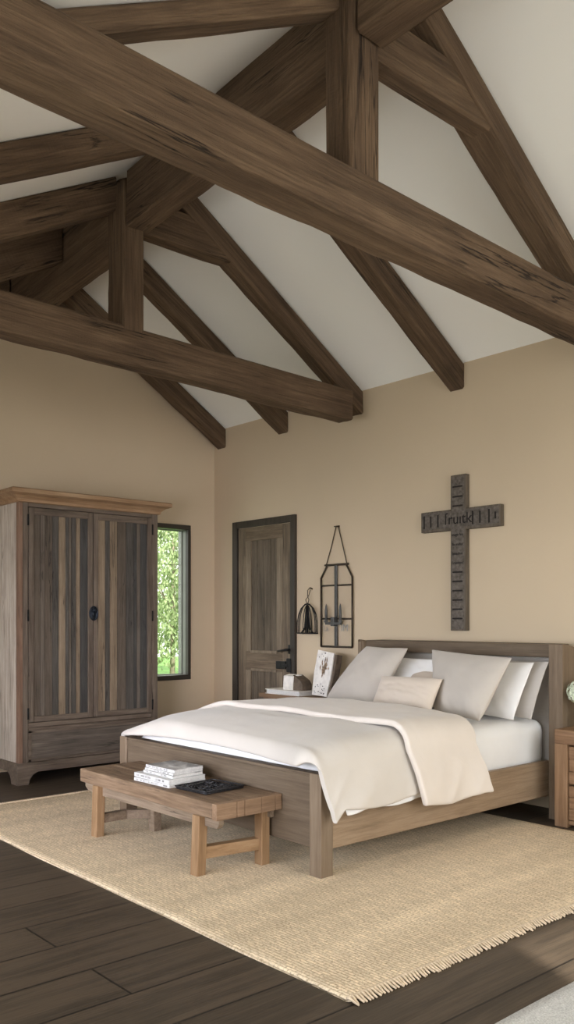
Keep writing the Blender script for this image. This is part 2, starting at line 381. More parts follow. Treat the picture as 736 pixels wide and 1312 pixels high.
# ------------------------------------------------------------------ room shell
XL, XR, YB, YF, ZW = -7.142, 2.2, 5.3, -.8, 3.25
AY, AZ = 3.35, 4.49                     # ridge line
TR = (AZ - ZW) / (YB - AY)              # slope on the bed-wall side
TL = .54                                # slope on the near side
def zc(y): return AZ - TR * (y - AY) if y > AY else AZ - TL * (AY - y)
T = .3
bm = bmesh.new(); box(bm, XL - T, XR + T, YF - T, YB + T, -.12, 0)
tag(obj('floor', bm, M['floor']), kind='structure')
bm = bmesh.new()
for ya, yb in ((AY, YB + T), (YF - T, AY)):
    za, zb = (AZ, AZ - TR * (yb - AY)) if ya == AY else (AZ - TL * (AY - ya), AZ)
    prism(bm, [(XL - T, ya, za), (XL - T, yb, zb), (XL - T, yb, zb + .2), (XL - T, ya, za + .2)], (XR - XL + 2 * T, 0, 0))
tag(obj('ceiling', bm, M['ceiling']), kind='structure')
bm = bmesh.new(); box(bm, XL - T, XR + T, YB, YB + T, 0, ZW)
tag(obj('wall_back', bm, M['wall']), kind='structure')
# left gable with a window opening
WY0, WY1, WZ0, WZ1 = 4.15, 4.988, .71, 2.255
def gable(bm, x0, x1, ya, yb, za, zb):
    pts = [(x0, ya, za), (x0, yb, za)]
    if zb is None:
        pts.append((x0, yb, zc(yb)))
        if ya < AY < yb: pts.append((x0, AY, AZ))
        pts.append((x0, ya, zc(ya)))
    else: pts += [(x0, yb, zb), (x0, ya, zb)]
    prism(bm, pts, (x1 - x0, 0, 0))
bm = bmesh.new()
TW = .155
gable(bm, XL - TW, XL, YF, WY0, 0, None); gable(bm, XL - TW, XL, WY1, YB, 0, None)
gable(bm, XL - TW, XL, WY0, WY1, 0, WZ0); gable(bm, XL - TW, XL, WY0, WY1, WZ1, None)
tag(obj('wall_left', bm, M['wall']), kind='structure')
# right gable, behind the viewpoint, with a wide glazed opening
RY0, RY1, RZ0, RZ1 = 1.15, 4.9, .5, 3.25
bm = bmesh.new()
gable(bm, XR, XR + T, YF, RY0, 0, None); gable(bm, XR, XR + T, RY1, YB, 0, None)
gable(bm, XR, XR + T, RY0, RY1, 0, RZ0); gable(bm, XR, XR + T, RY0, RY1, RZ1, None)
tag(obj('wall_right', bm, M['wall']), kind='structure')
# near eaves wall with a long window
FX0, FX1, FZ0, FZ1 = -6.2, 1.9, .45, 2.0
bm = bmesh.new(); zt = zc(YF)
for a in ((XL - T, FX0, 0, zt), (FX1, XR + T, 0, zt), (FX0, FX1, 0, FZ0), (FX0, FX1, FZ1, zt)):
    box(bm, a[0], a[1], YF - T, YF, a[2], a[3])
tag(obj('wall_front', bm, M['wall']), kind='structure')

# window in the left wall
w = thing('window_1', 'tall narrow window with a dark brown frame beside the wardrobe', 'window', (XL, (WY0 + WY1) / 2, WZ0), kind='structure')
bm = bmesh.new(); fw = .04; xo, xi = XL - .13, XL + .025
def rim(bm, x0, x1, y0, y1, z0, z1, f, bev=.004, fz=None):
    fz = fz or f
    box(bm, x0, x1, y0, y1, z0, z0 + fz, bev); box(bm, x0, x1, y0, y1, z1 - fz, z1, bev)
    box(bm, x0, x1, y0, y0 + f, z0 + fz, z1 - fz, bev); box(bm, x0, x1, y1 - f, y1, z0 + fz, z1 - fz, bev)
rim(bm, XL - .02, xi, WY0, WY1, WZ0, WZ1, .036, fz=.046)
obj('casing', bm, M['win_frame'], w)
bm = bmesh.new(); rim(bm, XL - .15, XL - .02, WY0 + .002, WY1 - .002, WZ0 + .002, WZ1 - .002, .034, .002, fz=.044)
obj('reveal', bm, M['jamb'], w)
bm = bmesh.new(); rim(bm, XL - .115, XL - .075, WY0 + .036, WY1 - .036, WZ0 + .045, WZ1 - .045, .010, .002)
obj('sash', bm, M['jamb'], w)
bm = bmesh.new(); box(bm, XL - .098, XL - .092, WY0 + .05, WY1 - .05, WZ0 + .06, WZ1 - .06)
obj('pane', bm, M['glass'], w)
bm = bmesh.new()
for z in (1.86, 1.66, 1.52):
    tube(bm, [(XL - .085, WY0 + .05, z), (XL - .085, WY1 - .05, z)], .0022, 6)
obj('glazing_wire', bm, M['win_frame'], w)

# door in the bed wall
d = thing('door_1', 'rustic dark panelled wooden door in a black stained casing', 'door', (-6.33, YB, 0), kind='structure')
dx0, dx1, dz1 = -6.80, -5.868, 2.277
bm = bmesh.new()
box(bm, dx0, dx0 + .075, YB - .035, YB - .001, 0, dz1, .004); box(bm, dx1 - .06, dx1, YB - .035, YB - .001, 0, dz1, .004)
box(bm, dx0 + .075, dx1 - .06, YB - .035, YB - .001, dz1 - .065, dz1, .004)
obj('casing', bm, M['dark_frame'], d)
lx0, lx1, lz1 = dx0 + .08, dx1 - .065, dz1 - .07
yd = YB - .018
bm = bmesh.new(); box(bm, lx0, lx0 + .12, yd, YB - .001, .01, lz1, .004); box(bm, lx1 - .12, lx1, yd, YB - .001, .01, lz1, .004)
pieces('stile', bm, M['door'], d)
bm = bmesh.new()
for z0, z1 in ((.01, .22), (.82, 1.0), (lz1 - .13, lz1)): box(bm, lx0 + .12, lx1 - .12, yd, YB - .001, z0, z1, .004)
pieces('rail', bm, M['doorx'], d)
bm = bmesh.new(); box(bm, lx0 + .12, lx0 + .20, yd - .004, YB - .002, 1.0, lz1 - .13, .003); box(bm, lx1 - .2, lx1 - .12, yd - .004, YB - .002, 1.0, lz1 - .13, .003)
box(bm, lx0 + .12, lx0 + .20, yd - .004, YB - .002, .22, .82, .003); box(bm, lx1 - .2, lx1 - .12, yd - .004, YB - .002, .22, .82, .003)
box(bm, lx0 + .2, lx1 - .2, yd - .008, YB - .002, .985, 1.012, .004); box(bm, lx0 + .2, lx1 - .2, yd - .008, YB - .002, .81, .832, .004)
pieces('moulding', bm, M['mould'], d)
bm = bmesh.new(); n = 4
for z0, z1 in ((1.01, lz1 - .13), (.22, .81)):
    ws = (lx1 - lx0 - .4) / n
    for i in range(n): box(bm, lx0 + .2 + i * ws, lx0 + .2 + (i + 1) * ws - .004, YB - .010, YB - .001, z0, z1, .003)
obj('panel', bm, M['doorp'], d)
bm = bmesh.new()
box(bm, -5.965, -5.905, yd - .012, yd, .99, 1.075, .006); tube(bm, [(-5.935, yd - .01, 1.03), (-5.935, yd - .055, 1.03)], .012, 10)
tube(bm, [(-5.93, yd - .055, 1.03), (-5.97, yd - .06, 1.025), (-6.06, yd - .055, 1.015)], [.012, .011, .008], 10)
tag(obj('door_handle', bm, M['iron'], d, True), 'black iron lever handle')
bm = bmesh.new(); box(bm, -6.13, -5.99, yd - .02, yd, .845, .92, .006); box(bm, -5.975, -5.91, yd - .026, yd, .82, .95, .008)
box(bm, -6.03, -5.95, yd - .03, yd - .01, .87, .895, .004)
tag(obj('bolt', bm, M['iron'], d, False), 'black iron box lock')

# ------------------------------------------------------------------ roof timbers
def timber(L, wd, h, seed, cut=0.0, n=28, rough=.006, cuts=(True, True)):
    """hewn beam: length along X, top face at z=0, depth h below; cut = tan(angle) for plumb ends"""
    bm = bmesh.new(); c = .012; a = wd / 2
    prof = []
    for p0, p1 in (((-a + c, 0), (a - c, 0)), ((a, -c), (a, -h + c)), ((a - c, -h), (-a + c, -h)), ((-a, -h + c), (-a, -c))):
        for k in range(4):
            t = k / 3; prof.append((p0[0] + (p1[0] - p0[0]) * t, p0[1] + (p1[1] - p0[1]) * t))
    rings = []
    for i in range(n + 1):
        t = i / n; ring = []
        for y, z in prof:
            s0 = -z * cut if cuts[0] else 0; s1 = L - z * cut if cuts[1] else L
            x = s0 + (s1 - s0) * t
            q = Vector((x * 1.3 + seed * 7.3, y * 9, z * 9))
            k = rough * (noise.noise(q) + .6 * noise.noise(q * 3.1) + .35 * noise.noise(q * 8))
            if z > -c * .5: ky, kz = 0, 0
            else: ky, kz = (k * (1 if y > 0 else -1), -k)
            ring.append(bm.verts.new((x, y + ky, z + kz)))
        rings.append(ring)
    m = len(prof)
    for i in range(n):
        for k in range(m): bm.faces.new((rings[i][k], rings[i][(k + 1) % m], rings[i + 1][(k + 1) % m], rings[i + 1][k]))
    bm.faces.new(rings[0]); bm.faces.new(rings[-1][::-1])
    return bm

def place(name, bm, mat, origin, ex, up, parent=None):
    ex = Vector(ex).normalized(); up = Vector(up); up = (up - ex * up.dot(ex)).normalized(); ey = up.cross(ex)
    o = obj(name, bm, mat, parent, world=False)
    b = BASE.get(parent.as_pointer(), Vector()) if parent else Vector()
    Mx = Matrix((ex, ey, up)).transposed().to_4x4(); Mx.translation = Vector(origin) - b
    o.matrix_local = Mx
    return o

RD = .165
def rafter_r(x, parent=None, seed=0, wd=.14):
    a = math.atan(TR); L = (YB - .004 - AY) / math.cos(a)
    return place('rafter', timber(L, wd, RD, seed, cut=math.tan(a), cuts=(True, True)), M['timber'],
                 (x, AY, AZ - .004), (0, math.cos(a), -math.sin(a)), (0, 0, 1), parent)
def rafter_l(x, parent=None, seed=0, wd=.14, y1=2.80, dep=.175):
    a = math.atan(TL); y0 = y1
    L = (y0 - YF - .004) / math.cos(a)
    return place('rafter', timber(L, wd, dep, seed, cut=math.tan(a), cuts=(True, True)), M['timber'],
                 (x, y0, zc(y0) - .004), (0, -math.cos(a), -math.sin(a)), (0, 0, 1), parent)
for x, nm in ((-3.98, 'between the two trusses'), (-5.99, 'between the far truss and the gable wall'), (-6.94, 'tight against the gable wall')):
    side = x - .07 if x > -6.9 else x - .075
    o = rafter_r(side, None, seed=x); tag(o, 'dark hewn rafter on the bed-wall slope, ' + nm, 'rafter', 'common rafters under the white ceiling')
    o = rafter_l(side, None, seed=x + 40, dep=.15 if x > -5 else .26, y1=2.80 if x > -5 else 3.02); tag(o, 'dark hewn rafter on the left-hand slope, ' + nm, 'rafter', 'common rafters under the white ceiling')

def truss(x, kx, ky0, ky1, tz0, tz1, tilt, wid, label, kdep, seed, rw=.14, ytie=5.296, cz0=3.95, cz1=4.19, ktop=4.12, rx=None, dl=.175):
    t = thing('roof_truss', label, 'roof truss', (x - wid / 2, AY, 3.1), 'roof trusses')
    # tie beam, running towards the bed wall
    L = ytie - YF - .01
    place('tie_beam', timber(L, wid, tz1 - tz0, seed, rough=.008, n=60), M['timber'], (x - wid / 2, YF + .006, tz1 + tilt * YF), (0, 1, tilt), (0, 0, 1), t)
    ky = (ky0 + ky1) / 2; zb = tz1 + tilt * ky - .03
    place('king_post', timber(ktop - zb, ky1 - ky0, kdep, seed + 3, n=14), M['timber'], (kx - .012, ky, zb), (0, 0, 1), (1, 0, 0), t)
    rx = rx if rx is not None else x - .08
    rafter_r(rx - rw / 2, t, seed + 5, rw); rafter_l(rx - .07, t, seed + 6, y1=ky0 - .002, dep=dl)
    yc = AY + (AZ - cz1) / TR - .20
    place('collar_beam', timber(yc - ky1, .13, cz1 - cz0, seed + 8, n=10, cut=1 / TR, cuts=(False, True)), M['timber'], (rx - .075, ky1 - .002, cz1), (0, 1, 0), (0, 0, 1), t)
    return t
truss(-2.66, -2.66, 2.733, 2.928, 3.145, 3.385, -.025, .19, 'huge near roof truss whose tie beam crosses the whole picture', .165, 1, rw=.19, dl=.09)
truss(-4.95, -4.93, 2.925, 3.085, 3.077, 3.322, -.024, .17, 'smaller far roof truss above the wardrobe and the bench', .2, 11, ytie=5.1, rx=-5.03, ktop=4.2, dl=.2)
def ridge(x0, y0, x1, y1, zb0, zb1, h, wd, label, seed):
    p0, p1 = Vector((x0, y0, zb0 + h)), Vector((x1, y1, zb1 + h))
    o = place('ridge_beam', timber((p1 - p0).length, wd, h, seed, n=24), M['timber'], p0, p1 - p0, (0, 0, 1))
    tag(o, label, 'beam', 'ridge beams joining the trusses')
ridge(-2.657, 2.85, 2.19, 2.85, 3.92, 3.92, .27, .17, 'dark ridge beam running forward from the near truss king post', 21)
ridge(-4.925, 3.03, -2.83, 2.84, 3.90, 3.82, .37, .17, 'dark ridge beam spanning between the two king posts', 22)
ridge(XL + .004, 3.13, -5.145, 3.10, 3.80, 3.89, .47, .17, 'dark ridge beam from the far king post back to the gable wall', 23)

bm = bmesh.new(); az = AZ - .03
for k in range(4):
    z0, z1 = 3.96 + k * .125, 3.96 + (k + 1) * .125 - .006
    if k == 3: z1 = az - .02
    prism(bm, [(XL + .002, AY - (az - z0) / TL, z0), (XL + .002, AY + (az - z0) / TR, z0), (XL + .002, AY + (az - z1) / TR, z1), (XL + .002, AY - (az - z1) / TL, z1)], (.045, 0, 0))
o = obj('gable_boarding', bm, wood('gable_board_wood', (.045, .028, .017), (.098, .064, .039), (.165, .112, .069), 'Y', rough=.8, bump=.5, fine=.8, crack=.9))
tag(o, 'dark boarding filling the very peak of the left gable wall', 'boarding')
# ------------------------------------------------------------------ wardrobe
W0 = Vector((-6.79, 3.53, 0))
wd = thing('wardrobe', 'tall reclaimed plank wardrobe with two doors and a deep drawer', 'wardrobe', W0)
fx, bx, wy0, wy1 = -6.467, -7.13, 2.885, 4.175
bm = bmesh.new()
n = 5; ww = (fx - .05 - bx) / n
for i in range(n): box(bm, bx + i * ww, bx + (i + 1) * ww - .003, wy0, wy0 + .03, .13, 2.26, .004)
tag(obj('side_panel', bm, M['w_side'], wd), 'pale grey planked side')
bm = bmesh.new()
for i in range(n): box(bm, bx + i * ww, bx + (i + 1) * ww - .003, wy1 - .03, wy1, .13, 2.26, .004)
obj('side_panel', bm, M['w_frame'], wd)
bm = bmesh.new(); box(bm, bx, bx + .02, wy0 + .03, wy1 - .03, .13, 2.26); box(bm, bx, fx - .02, wy0 + .03, wy1 - .03, 2.22, 2.26); box(bm, bx, fx - .02, wy0 + .03, wy1 - .03, .14, .17)
obj('carcass', bm, M['w_frame'], wd)
bm = bmesh.new()
box(bm, fx - .05, fx, wy0, wy0 + .035, .12, 2.26, .004, 1); box(bm, fx - .05, fx, wy0 + .036, wy0 + .078, .12, 2.26, .004, 0)
box(bm, fx - .05, fx, wy1 - .06, wy1, .12, 2.26, .004, 0)
pieces('corner_post', bm, [M['w_frame'], M['w_red']], wd)
bm = bmesh.new()
box(bm, fx - .05, fx - .004, wy0 + .08, wy1 - .06, 2.205, 2.26, .003); box(bm, fx - .05, fx - .004, wy0 + .08, wy1 - .06, .45, .485, .003); box(bm, fx - .05, fx + .004, wy0 + .08, wy1 - .06, .42, .448, .006)
pieces('front_rail', bm, M['w_rail'], wd)
# cornice: moulded profile swept round front and both sides
bm = bmesh.new()
prof = [(0, 2.235), (.018, 2.24), (.022, 2.262), (.03, 2.266), (.05, 2.285), (.085, 2.298), (.092, 2.302), (.092, 2.33), (.084, 2.338), (0, 2.338)]
rings = []
for o_, z in prof:
    rings.append([bm.verts.new(p) for p in ((bx, wy0 - o_, z), (fx + o_, wy0 - o_, z), (fx + o_, wy1 + o_, z), (bx, wy1 + o_, z))])
for a, b in zip(rings, rings[1:]):
    for k in range(4): bm.faces.new((a[k], a[(k + 1) % 4], b[(k + 1) % 4], b[k]))
bm.faces.new(rings[0]); bm.faces.new(rings[-1][::-1])
obj('cornice', bm, M['w_corn'], wd)
def wdoor(y0, y1, seed, pat, hinge_y):
    rn = random.Random(seed)
    bm = bmesh.new(); z0, z1, st = .49, 2.2, .045
    box(bm, fx - .032, fx - .025, y0 + .002, y1 - .002, z0 + .002, z1 - .002)
    dr = obj('door', bm, M['w_frame'], wd)
    bm = bmesh.new(); box(bm, fx - .03, fx + .004, y0, y0 + st, z0, z1, .004); box(bm, fx - .03, fx + .004, y1 - st, y1, z0, z1, .004)
    pieces('stile', bm, M['w_frame'], dr)
    bm = bmesh.new(); box(bm, fx - .03, fx + .003, y0 + st, y1 - st, z0, z0 + st, .004); box(bm, fx - .03, fx + .003, y0 + st, y1 - st, z1 - st - .01, z1, .004)
    pieces('rail', bm, M['w_rail'], dr)
    bm = bmesh.new(); y = y0 + st; tot = sum(p[1] for p in pat); W = y1 - y0 - 2 * st
    for mi, wp in pat:
        wv = wp / tot * W; dz = rn.uniform(-.002, .002)
        box(bm, fx - .024, fx - .006 + dz, y + .001, y + wv - .0015, z0 + st, z1 - st - .01, .002, mi); y += wv
    obj('plank_panel', bm, M['planks'], dr)
    for z in (.56, 1.34, 2.1):
        bm = bmesh.new(); tube(bm, [(fx + .004, hinge_y, z - .045), (fx + .004, hinge_y, z + .045)], .008, 8)
        obj('hinge', bm, M['iron'], dr, True)
    return dr
wdoor(2.967, 3.535, 1, [(0, 3), (4, 2), (0, 3.5), (1, 3), (2, 3.2), (1, 1.6), (4, 1.2), (1, 2.2), (2, 2), (3, 3.6)], 2.963)
dr = wdoor(3.54, 4.112, 2, [(2, 2.6), (1, 1.7), (2, 2.7), (0, 3.3), (1, 2.8), (3, 1.2), (4, 1.3), (3, 2.6)], 4.118)
bm = bmesh.new()
ring = []
pts = [(fx + .010, 3.538 + .036 * math.cos(t) , 1.36 + .055 * math.sin(t)) for t in [2 * PI * k / 24 for k in range(24)]]
prism(bm, [Vector(p) - Vector((.008, 0, 0)) for p in pts], (.010, 0, 0))
tube(bm, pts, .007, 8, True)
tube(bm, [(fx + .014, 3.538 + .022 * math.cos(t), 1.345 + .03 * math.sin(t)) for t in [2 * PI * k / 18 for k in range(18)]], .005, 8, True)
lathe(bm, [(.0, .02), (.012, .016), (.016, .0), (.012, -.016), (0, -.02)], (fx + .018, 3.538, 1.385), 12)
tag(obj('escutcheon', bm, M['blueiron'], dr, True), 'blue-black iron pull plate')
dw = None
bm = bmesh.new(); box(bm, fx - .04, fx - .008, wy0 + .1, wy1 - .075, .195, .41, .003)
dw = obj('drawer', bm, M['drawer'], wd)
bm = bmesh.new(); y0, y1, z0, z1 = wy0 + .08, wy1 - .06, .175, .42
for a in ((y0, y1, z0, z0 + .022), (y0, y1, z1 - .02, z1), (y0, y0 + .03, z0, z1), (y1 - .03, y1, z0, z1)): box(bm, fx - .03, fx - .001, *a, .003)
obj('drawer_frame', bm, M['w_rail'], dw)
# plinth with bracket feet
bm = bmesh.new()
def plinth(p, q, out):
    p, q = Vector(p), Vector(q); e = (q - p); L = e.length; e.normalize()
    f = .17
    prof = [(0, 0), (.09, 0), (.105, .045), (.13, .075), (f, .095), (L - f, .095), (L - .13, .075), (L - .105, .045), (L - .09, 0), (L, 0), (L, .172), (0, .172)]
    prism(bm, [p + e * s + Vector((0, 0, z)) for s, z in prof], out)
plinth((fx + .012, wy0 - .014, 0), (fx + .012, wy1 + .014, 0), (-.03, 0, 0))
plinth((bx, wy0 - .014, 0), (fx - .018, wy0 - .014, 0), (0, .03, 0))
plinth((bx, wy1 - .016, 0), (fx - .018, wy1 - .016, 0), (0, .03, 0))
obj('plinth', bm, M['w_rail'], wd)

# ------------------------------------------------------------------ bed
bed = thing('bed', 'wide oak bed frame with wing headboard and low footboard', 'bed', (-4.05, 4.0, 0))
bx0, bx1, by0 = -5.05, -3.1, 2.96
bm = bmesh.new(); box(bm, bx0 + .09, bx1 - .085, by0 + .008, by0 + .06, .15, .51, .004)
obj('footboard', bm, M['bed'], bed)
bm = bmesh.new(); box(bm, bx0 + .09, bx1 - .085, by0 + .003, by0 + .066, .51, .528, .004)
obj('footboard_cap', bm, M['bed'], bed)
for x0 in (bx0, bx1 - .085):
    bm = bmesh.new(); box(bm, x0, x0 + .085, by0, by0 + .085, 0, .528, .004); obj('leg', bm, M['bedz'], bed)
for x0 in (bx0 + .02, bx1 - .045):
    bm = bmesh.new(); box(bm, x0, x0 + .04, by0 + .085, 5.06, .145, .375, .004); obj('side_rail', bm, M['bedy'], bed)
hx0, hx1, hy = -4.835, -2.99, 5.02
bm = bmesh.new(); box(bm, hx0, hx0 + .02, 5.1, 5.26, 0, .5, 0)
bm.free()
bm = bmesh.new()
def wing(bm, x0, x1, rnd=0):
    prism(bm, [(x0, hy, 0), (x0, 5.29, 0), (x0, 5.29, 1.105), (x0, hy + .01, 1.147), (x0, hy, 1.143)], (x1 - x0, 0, 0))
wing(bm, hx1 - .10, hx1)
obj('headboard_wing', bm, M['bedz'], bed)
bm = bmesh.new(); wing(bm, hx0, hx0 + .06)
bmesh.ops.bevel(bm, geom=[e for e in bm.edges], offset=.012, segments=2, affect='EDGES')
obj('headboard_wing', bm, M['bedz'], bed)
bm = bmesh.new(); box(bm, hx0 + .06, hx1 - .10, 5.06, 5.27, 1.055, 1.143, .005)
obj('headboard_rail', bm, M['bed'], bed)
bm = bmesh.new(); box(bm, hx0 + .06, hx1 - .10, 5.115, 5.2, .2, 1.055, .012, 0, 3)
tag(obj('headboard_panel', bm, M['uphol'], bed), 'grey linen upholstered headboard panel')
bm = bmesh.new()
for i in range(12): box(bm, bx0 + .06, bx1 - .045, 3.1 + i * .16, 3.19 + i * .16, .29, .305)
pieces('slat', bm, M['bed'], bed)

# mattress with its fitted sheet
mt = thing('mattress', 'thick mattress in a smooth white fitted sheet on the bed', 'mattress', (-4.05, 4.0, .3))
bm = bmesh.new(); box(bm, -5.0, -3.155, 3.035, 5.105, .306, .645, .085, 0, 4)
bmesh.ops.subdivide_edges(bm, edges=[e for e in bm.edges if e.calc_length() > .25], cuts=28, use_grid_fill=True)
for v in bm.verts:
    p = v.co
    k = .006 * noise.noise(p * 6) + .004 * noise.noise(Vector((p.x * 9, p.y * 14, p.z * 5)))
    if p.z > .33: v.co += Vector((k, -abs(k) * .5, k))
    if p.z > .42:
        q = (p.z - .42) / .225
        v.co.z -= q * (.05 * max(0, 1 - max(0, p.y - 2.97) / .42) ** 2 + .12 * max(0, 1 - max(0, p.x + 5.03) / .5) ** 2)
o = obj('fitted_sheet', bm, M['sheet'], mt, True)

def drape(yr, hemR, offset=0.0, foot=None, xr=-3.065, xl=-5.075, nj=60, seed=0, only_right=False, hemL=.47, flare=.035, wav=.012, back_drop=0.0, ztop=.70, top_off=None):
    """cloth over the mattress; rows run along y, columns across the bed"""
    y0, y1 = yr; bm = bmesh.new(); rows = []
    cols = []
    rr = .13
    if not only_right:
        for k in range(5): cols.append(('L', k / 4))
        for k in range(1, 6): cols.append(('CL', k / 6))
        for k in range(36): cols.append(('T', k / 35))
        for k in range(1, 6): cols.append(('CR', k / 6))
    else:
        for k in range(3, 6): cols.append(('CR', k / 6))
    for k in range(13): cols.append(('R', k / 12))
    nd = 7 if foot else 0
    for j in range(-nd, nj + 1):
        t = max(0, j) / nj; row = []
        for kind, u in cols:
            yy0 = y0(kind, u) if callable(y0) else y0; yy1 = y1(kind, u) if callable(y1) else y1
            y = yy0 + (yy1 - yy0) * t
            xL, xR = xl - offset, xr + offset
            def top(x, y):
                q = (x - xL) / (xR - xL)
                b = 4 * q * (1 - q)
                z = ztop - .02 + .03 * b ** .6 + offset
                z += .011 * noise.noise(Vector((x * 1.7, y * 2.6, seed))) + .005 * noise.noise(Vector((x * 5, y * 3.5, seed + 4))) + .003 * noise.noise(Vector((x * 4 + y * 9, y * 4 - x * 3, seed + 9)))
                z -= .055 * max(0, 1 - max(0, y - 2.97) / .42) ** 2 + .095 * max(0, 1 - max(0, x + 5.03) / .5) ** 2
                z += .014 * noise.noise(Vector((x * 2.2 - y * 1.6, x * .5 + y * 1.1, seed + 20))) + .007 * (1 - abs(noise.noise(Vector((x * 2.6 + y * 1.2, y * 1.9 - x * .7, seed + 31))))) ** 6
                return z
            hz = hemR(y)
            if kind == 'T':
                x = xL + rr + (xR - xL - 2 * rr) * u; p = Vector((x, y, top(x, y)))
            elif kind in ('CL', 'CR'):
                a = u * PI / 2
                if kind == 'CR':
                    x = xR - rr + rr * math.sin(a); z = top(xR - rr, y) - rr * (1 - math.cos(a))
                else:
                    x = xL + rr - rr * math.cos(a); z = top(xL + rr, y) - rr * (1 - math.sin(a))
                p = Vector((x, y, z))
            elif kind == 'R':
                zt = top(xR - rr, y) - rr; z = zt + (hz - zt) * u
                wv = .016 * (1 - abs(noise.noise(Vector((y * 4.2 + u * .9, u * .5, seed + 13))))) ** 5 + wav * math.sin(y * 8.0 + seed) + wav * .8 * noise.noise(Vector((y * 3.3, u * .8, seed + 2))) + wav * .35 * noise.noise(Vector((y * 11, u * 2.5, seed + 7)))
                x = xR + flare * math.sin(u * PI * .5) + wv * u ** .8
                p = Vector((x, y, z))
            else:
                zt = top(xL + rr, y) - rr; p = Vector((xL - .01 * u, y, hemL + (zt - hemL) * u)); 
            if foot and j < 0:
                s = -j / nd                      # 0 at edge of the top, 1 at the hem
                if kind == 'R': q2 = 0
                elif kind == 'CR': q2 = (1 - u) * .8
                elif kind == 'L': q2 = 0
                elif kind == 'CL': q2 = u
                else: q2 = 1
                hem = foot(p.x)
                dz = max(0, p.z - hem)
                p.y -= .05 * math.sin(s * PI / 2) * q2 + .002 * s
                p.z -= dz * (1 - math.cos(s * PI / 2)) * q2
            if back_drop and t > .9:
                s = (t - .9) / .1; p.z -= back_drop * (1 - math.sqrt(max(0, 1 - s * s)))
            row.append(p)
        rows.append(row)
    V = [[bm.verts.new(p) for p in r] for r in rows]
    for a, b in zip(V, V[1:]):
        for k in range(len(cols) - 1):
            bm.faces.new((a[k], a[k + 1], b[k + 1], b[k]))
    return bm
def cloth(o, th, lev=1, off=0):
    s = o.modifiers.new('Solidify', 'SOLIDIFY'); s.thickness = th; s.offset = off
    b = o.modifiers.new('Subdivision', 'SUBSURF'); b.levels = lev; b.render_levels = lev

dv = thing('duvet', 'warm white linen duvet spread over the bed, its top edge turned back', 'duvet', (-4.05, 3.6, .7))
def hem1(y):
    return .345 - .05 * max(0, 1 - (y - 2.99) / .05) ** 1.0 if y < 3.03 else .345 + .012 * math.sin(y * 9)
def foot_hem(x):
    q = min(1, max(0, (x + 5.05) / 1.92)); return .53 + .055 * math.sin(PI * q) ** .8 + .03 * max(0, (q - .85) / .15)
def ystart(kind, u):
    if kind == 'T': return 3.0 - .065 * max(0, (u - .8) / .2) ** 2
    if kind == 'CR': return 2.935
    if kind == 'R': return 2.935 + .055 * u
    return 3.0
o = obj('duvet_cover', drape((ystart, 4.1), hem1, foot=foot_hem, seed=1), M['duvet'], dv, True); cloth(o, .03)
def yf(kind, u): return {'T': 3.52 - .0 * u, 'CR': 3.53, 'R': 3.53 + .075 * u, 'L': 3.56, 'CL': 3.56}[kind]
def yb(kind, u): return {'T': 4.17 - .02 * u, 'CR': 4.14, 'R': 4.13 + .08 * u, 'L': 4.17, 'CL': 4.17}[kind]
def hem2(y): return .29 + .012 * math.sin(y * 11)
o = obj('turned_back_fold', drape((yf, yb), hem2, offset=.034, seed=5, nj=34, flare=.05, wav=.012), M['fold'], dv, True); cloth(o, .036)
# stitched hem line along the fold
bm = bmesh.new()
pts = []
for k in range(40):
    y = 3.615 + (4.19 - 3.615) * k / 39
    z = hem2(y) + .04
    pts.append((-2.962 + .012 * math.sin(y * 8 + 5), y, z))
bm.free()
fs = thing('flat_sheet', 'thin white flat sheet peeping out below the duvet hem', 'sheet', (-3.08, 3.35, .34))
o = obj('sheet_edge', drape((3.07, 3.68), lambda y: .325 + .008 * math.sin(y * 14), offset=-.014, seed=1, nj=24, only_right=True), M['sheet'], fs, True); cloth(o, .004)

# ------------------------------------------------------------------ pillows
def pillow(name, label, BL, BR, TR_, TL_, th, mat, seed, flange=.0, sag=.035, pw=2.6, base=None):
    BL, BR, TR_, TL_ = map(Vector, (BL, BR, TR_, TL_))
    n = 26; bm = bmesh.new(); F = {}; B = {}
    nn = ((BR - BL).cross(TL_ - BL)).normalized()
    if nn.y > 0: nn = -nn
    for i in range(n + 1):
        for j in range(n + 1):
            u, v = i / n, j / n
            a, b = 2 * u - 1, 2 * v - 1
            a2 = a * (1 - sag * (1 - b * b)); b2 = b * (1 - sag * (1 - a * a))
            U, Vv = (a2 + 1) / 2, (b2 + 1) / 2
            p = BL * (1 - U) * (1 - Vv) + BR * U * (1 - Vv) + TR_ * U * Vv + TL_ * (1 - U) * Vv
            fa, fb = min(1, abs(a) / (1 - flange)), min(1, abs(b) / (1 - flange))
            k = max(0, (1 - fa ** pw) * (1 - fb ** pw)) ** .55
            # a pillow stands fuller at its base
            k *= (1.12 - .24 * v)
            w = .010 * noise.noise(Vector((u * 3, v * 3, seed))) + .006 * noise.noise(Vector((u * 9 + v * 4, v * 7, seed + 3)))
            edge = i in (0, n) or j in (0, n)
            if edge:
                q = bm.verts.new(p + nn * w * .6); F[i, j] = B[i, j] = q
            else:
                F[i, j] = bm.verts.new(p + nn * (th * .5 * k + .003 + w * min(1, k + .2)))
                B[i, j] = bm.verts.new(p - nn * (th * .5 * k + .003))
    for i in range(n):
        for j in range(n):
            bm.faces.new((F[i, j], F[i + 1, j], F[i + 1, j + 1], F[i, j + 1]))
            try: bm.faces.new((B[i, j], B[i, j + 1], B[i + 1, j + 1], B[i + 1, j]))
            except ValueError: pass
    o = obj(name, bm, mat, None, True)
    b = o.modifiers.new('Subdivision', 'SUBSURF'); b.levels = 1; b.render_levels = 1
    tag(o, label, 'pillow', 'pillows at the head of the bed')
    return o
